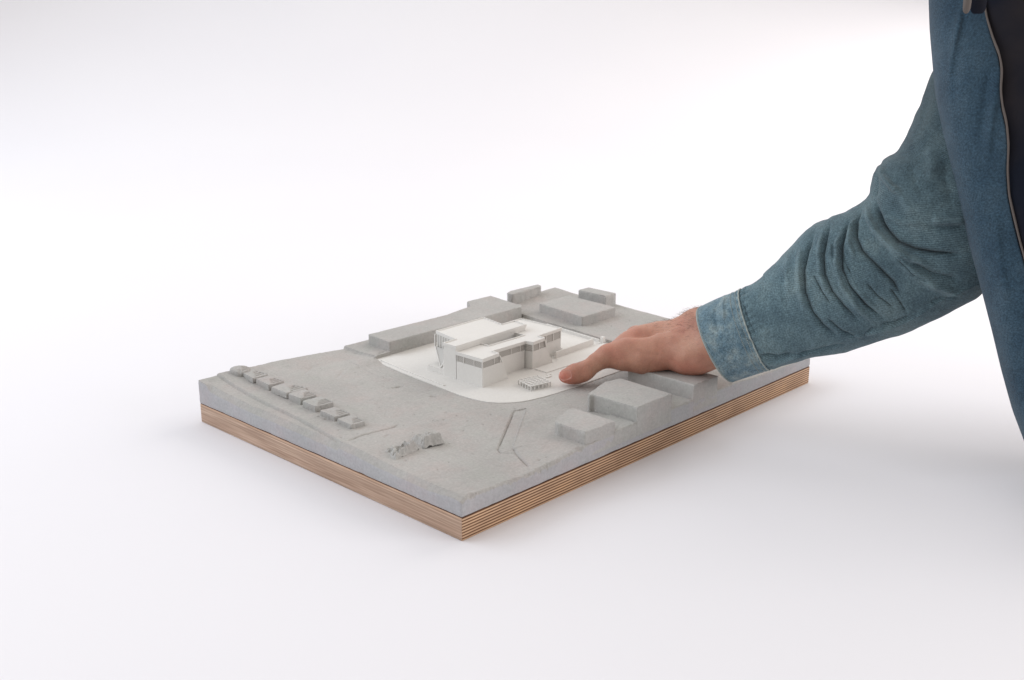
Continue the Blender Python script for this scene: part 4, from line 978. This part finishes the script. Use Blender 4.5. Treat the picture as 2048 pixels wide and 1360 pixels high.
# frayed hem along the opening
yh=np.linspace(-240,932,220);hp_=front_pt(yh,np.ones_like(yh));hp_[:,2]-=.0012
hw_=CP+hp_[:,:1]*CR+hp_[:,1:2]*CU+hp_[:,2:]*CW
sweep('front_hem',[(hw_,1+.18*noise2(yh,yh*0,14,95,3))],.0010,8,M_hem,shirt)
# collar tip: small folded flap with a tan edge, at the top
def flap(pts,d,mat,name,th=.002):
    v_=[at(x,y,d+dd) for x,y,dd in pts];c=sum(v_)/len(v_)-CW*.004
    V_=[*v_,c];f=[(i,(i+1)%len(v_),len(v_)) for i in range(len(v_))]
    o=link(name,pymesh(name,V_,f),mat,shirt,smooth=True);s_=o.modifiers.new('t','SOLIDIFY');s_.thickness=th;sb=o.modifiers.new('s','SUBSURF');sb.levels=2;sb.render_levels=2;return o
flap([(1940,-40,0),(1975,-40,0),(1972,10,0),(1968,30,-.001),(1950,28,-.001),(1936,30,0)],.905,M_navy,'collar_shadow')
flap([(1926,-60,.0),(1946,-60,.0),(1941,0,-.002),(1939,26,-.002),(1930,31,-.002),(1924,24,-.001),(1930,0,0)],.893,M_hem,'collar_tip')
# undershirt torso (dark), a full rounded body behind the opening
n1_,n2_=60,64;v_=[];
for i in range(n1_):
    y=-260+1130*i/(n1_-1);xl=float(smooth_interp(np.array([y]),edgeL)[0]);cx=xl+330;rx=290;rz=.115
    for j in range(n2_):
        t=2*math.pi*j/n2_;x=cx-rx*math.cos(t);d=DZ+.11+(y-400)/1000*-.05-rz*math.sin(t)*.95
        v_.append(at(x,y,d))
f=[(i*n2_+j,(i+1)*n2_+j,(i+1)*n2_+(j+1)%n2_,i*n2_+(j+1)%n2_) for i in range(n1_-1) for j in range(n2_)]
f.append(tuple(range(n2_)));f.append(tuple(range((n1_-1)*n2_,n1_*n2_))[::-1])
me=pymesh('undershirt',v_,f);link('undershirt',me,M_navy,person,smooth=True)

# sleeve and cuff
USEAM=.128
us,th,P,ra=tube('sleeve',USEAM-.006,1.0,560,330,1.0,0)
# tuck the first rows under the cuff seam
tk=np.clip((us-(USEAM-.006))/.016,0,1);cen=P.mean(1,keepdims=True);P=cen+(P-cen)*(.90+.10*tk**.5)[:,None,None]
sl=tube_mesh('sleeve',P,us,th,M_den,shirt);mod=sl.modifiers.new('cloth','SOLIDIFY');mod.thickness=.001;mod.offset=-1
us,th,P,ra=tube('cuff',0.0,USEAM,110,330,1.0,.0010)
# seam rows roll in, rim rolls in and continues inside
cen=P.mean(1,keepdims=True);kk=np.clip((us-(USEAM-.006))/.006,0,1);P=cen+(P-cen)*(1-.012*kk**3)[:,None,None]
rim=[];c0=P[0].mean(0);ax=(P[6].mean(0)-c0);ax/=np.linalg.norm(ax)
for k_,(dx,sc_) in enumerate([(.035,.93),(.02,.945),(.006,.955),(.001,.965),(-.0006,.985)]): rim.append(c0+ax*dx+(P[0]-c0)*sc_)
P2=np.concatenate([np.array(rim),P]);us2=np.concatenate([-np.array([.03,.02,.01,.006,.003]),us])
usf=us2
nu,nv=P2.shape[:2]
def tm(P,us,mat,name): 
    us_=np.array(us);return tube_mesh(name,P,us_,th,mat,shirt)
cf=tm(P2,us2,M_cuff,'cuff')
# stitch lines on cuff: near the rim and double row by the seam
def ringcurve(name,u,off,rad,mat,parent,dash=False):
    us_,th_,Pr,_=tube('r',max(0,u-.004),u+.004,3,330,1.0,.0010)
    r_=Pr[1];c=r_.mean(0);r_=r_+(r_-c)/np.linalg.norm(r_-c,axis=1)[:,None]*off
    w2=CP+r_[:,:1]*CR+r_[:,1:2]*CU+r_[:,2:]*CW
    if dash: lines=[(np.stack([w2[a],(w2[a]+w2[(a+1)%330])/2,w2[(a+1)%330]]),1) for a in range(0,330,2)]
    else: lines=[(w2,1)]
    sweep(name,lines,rad,5,mat,parent,closed=not dash)
ringcurve('rim_edge',.0,-.0004,.0007,M_seam,cf)
ringcurve('stitching',.009,.0002,.00045,M_seam,cf,True)
ringcurve('stitching',.103,.0002,.00045,M_seam,cf,True)
ringcurve('stitching',.116,.0002,.00045,M_seam,cf,True)
ringcurve('seam_edge',USEAM-.003,.0000,.0008,M_seam,cf)
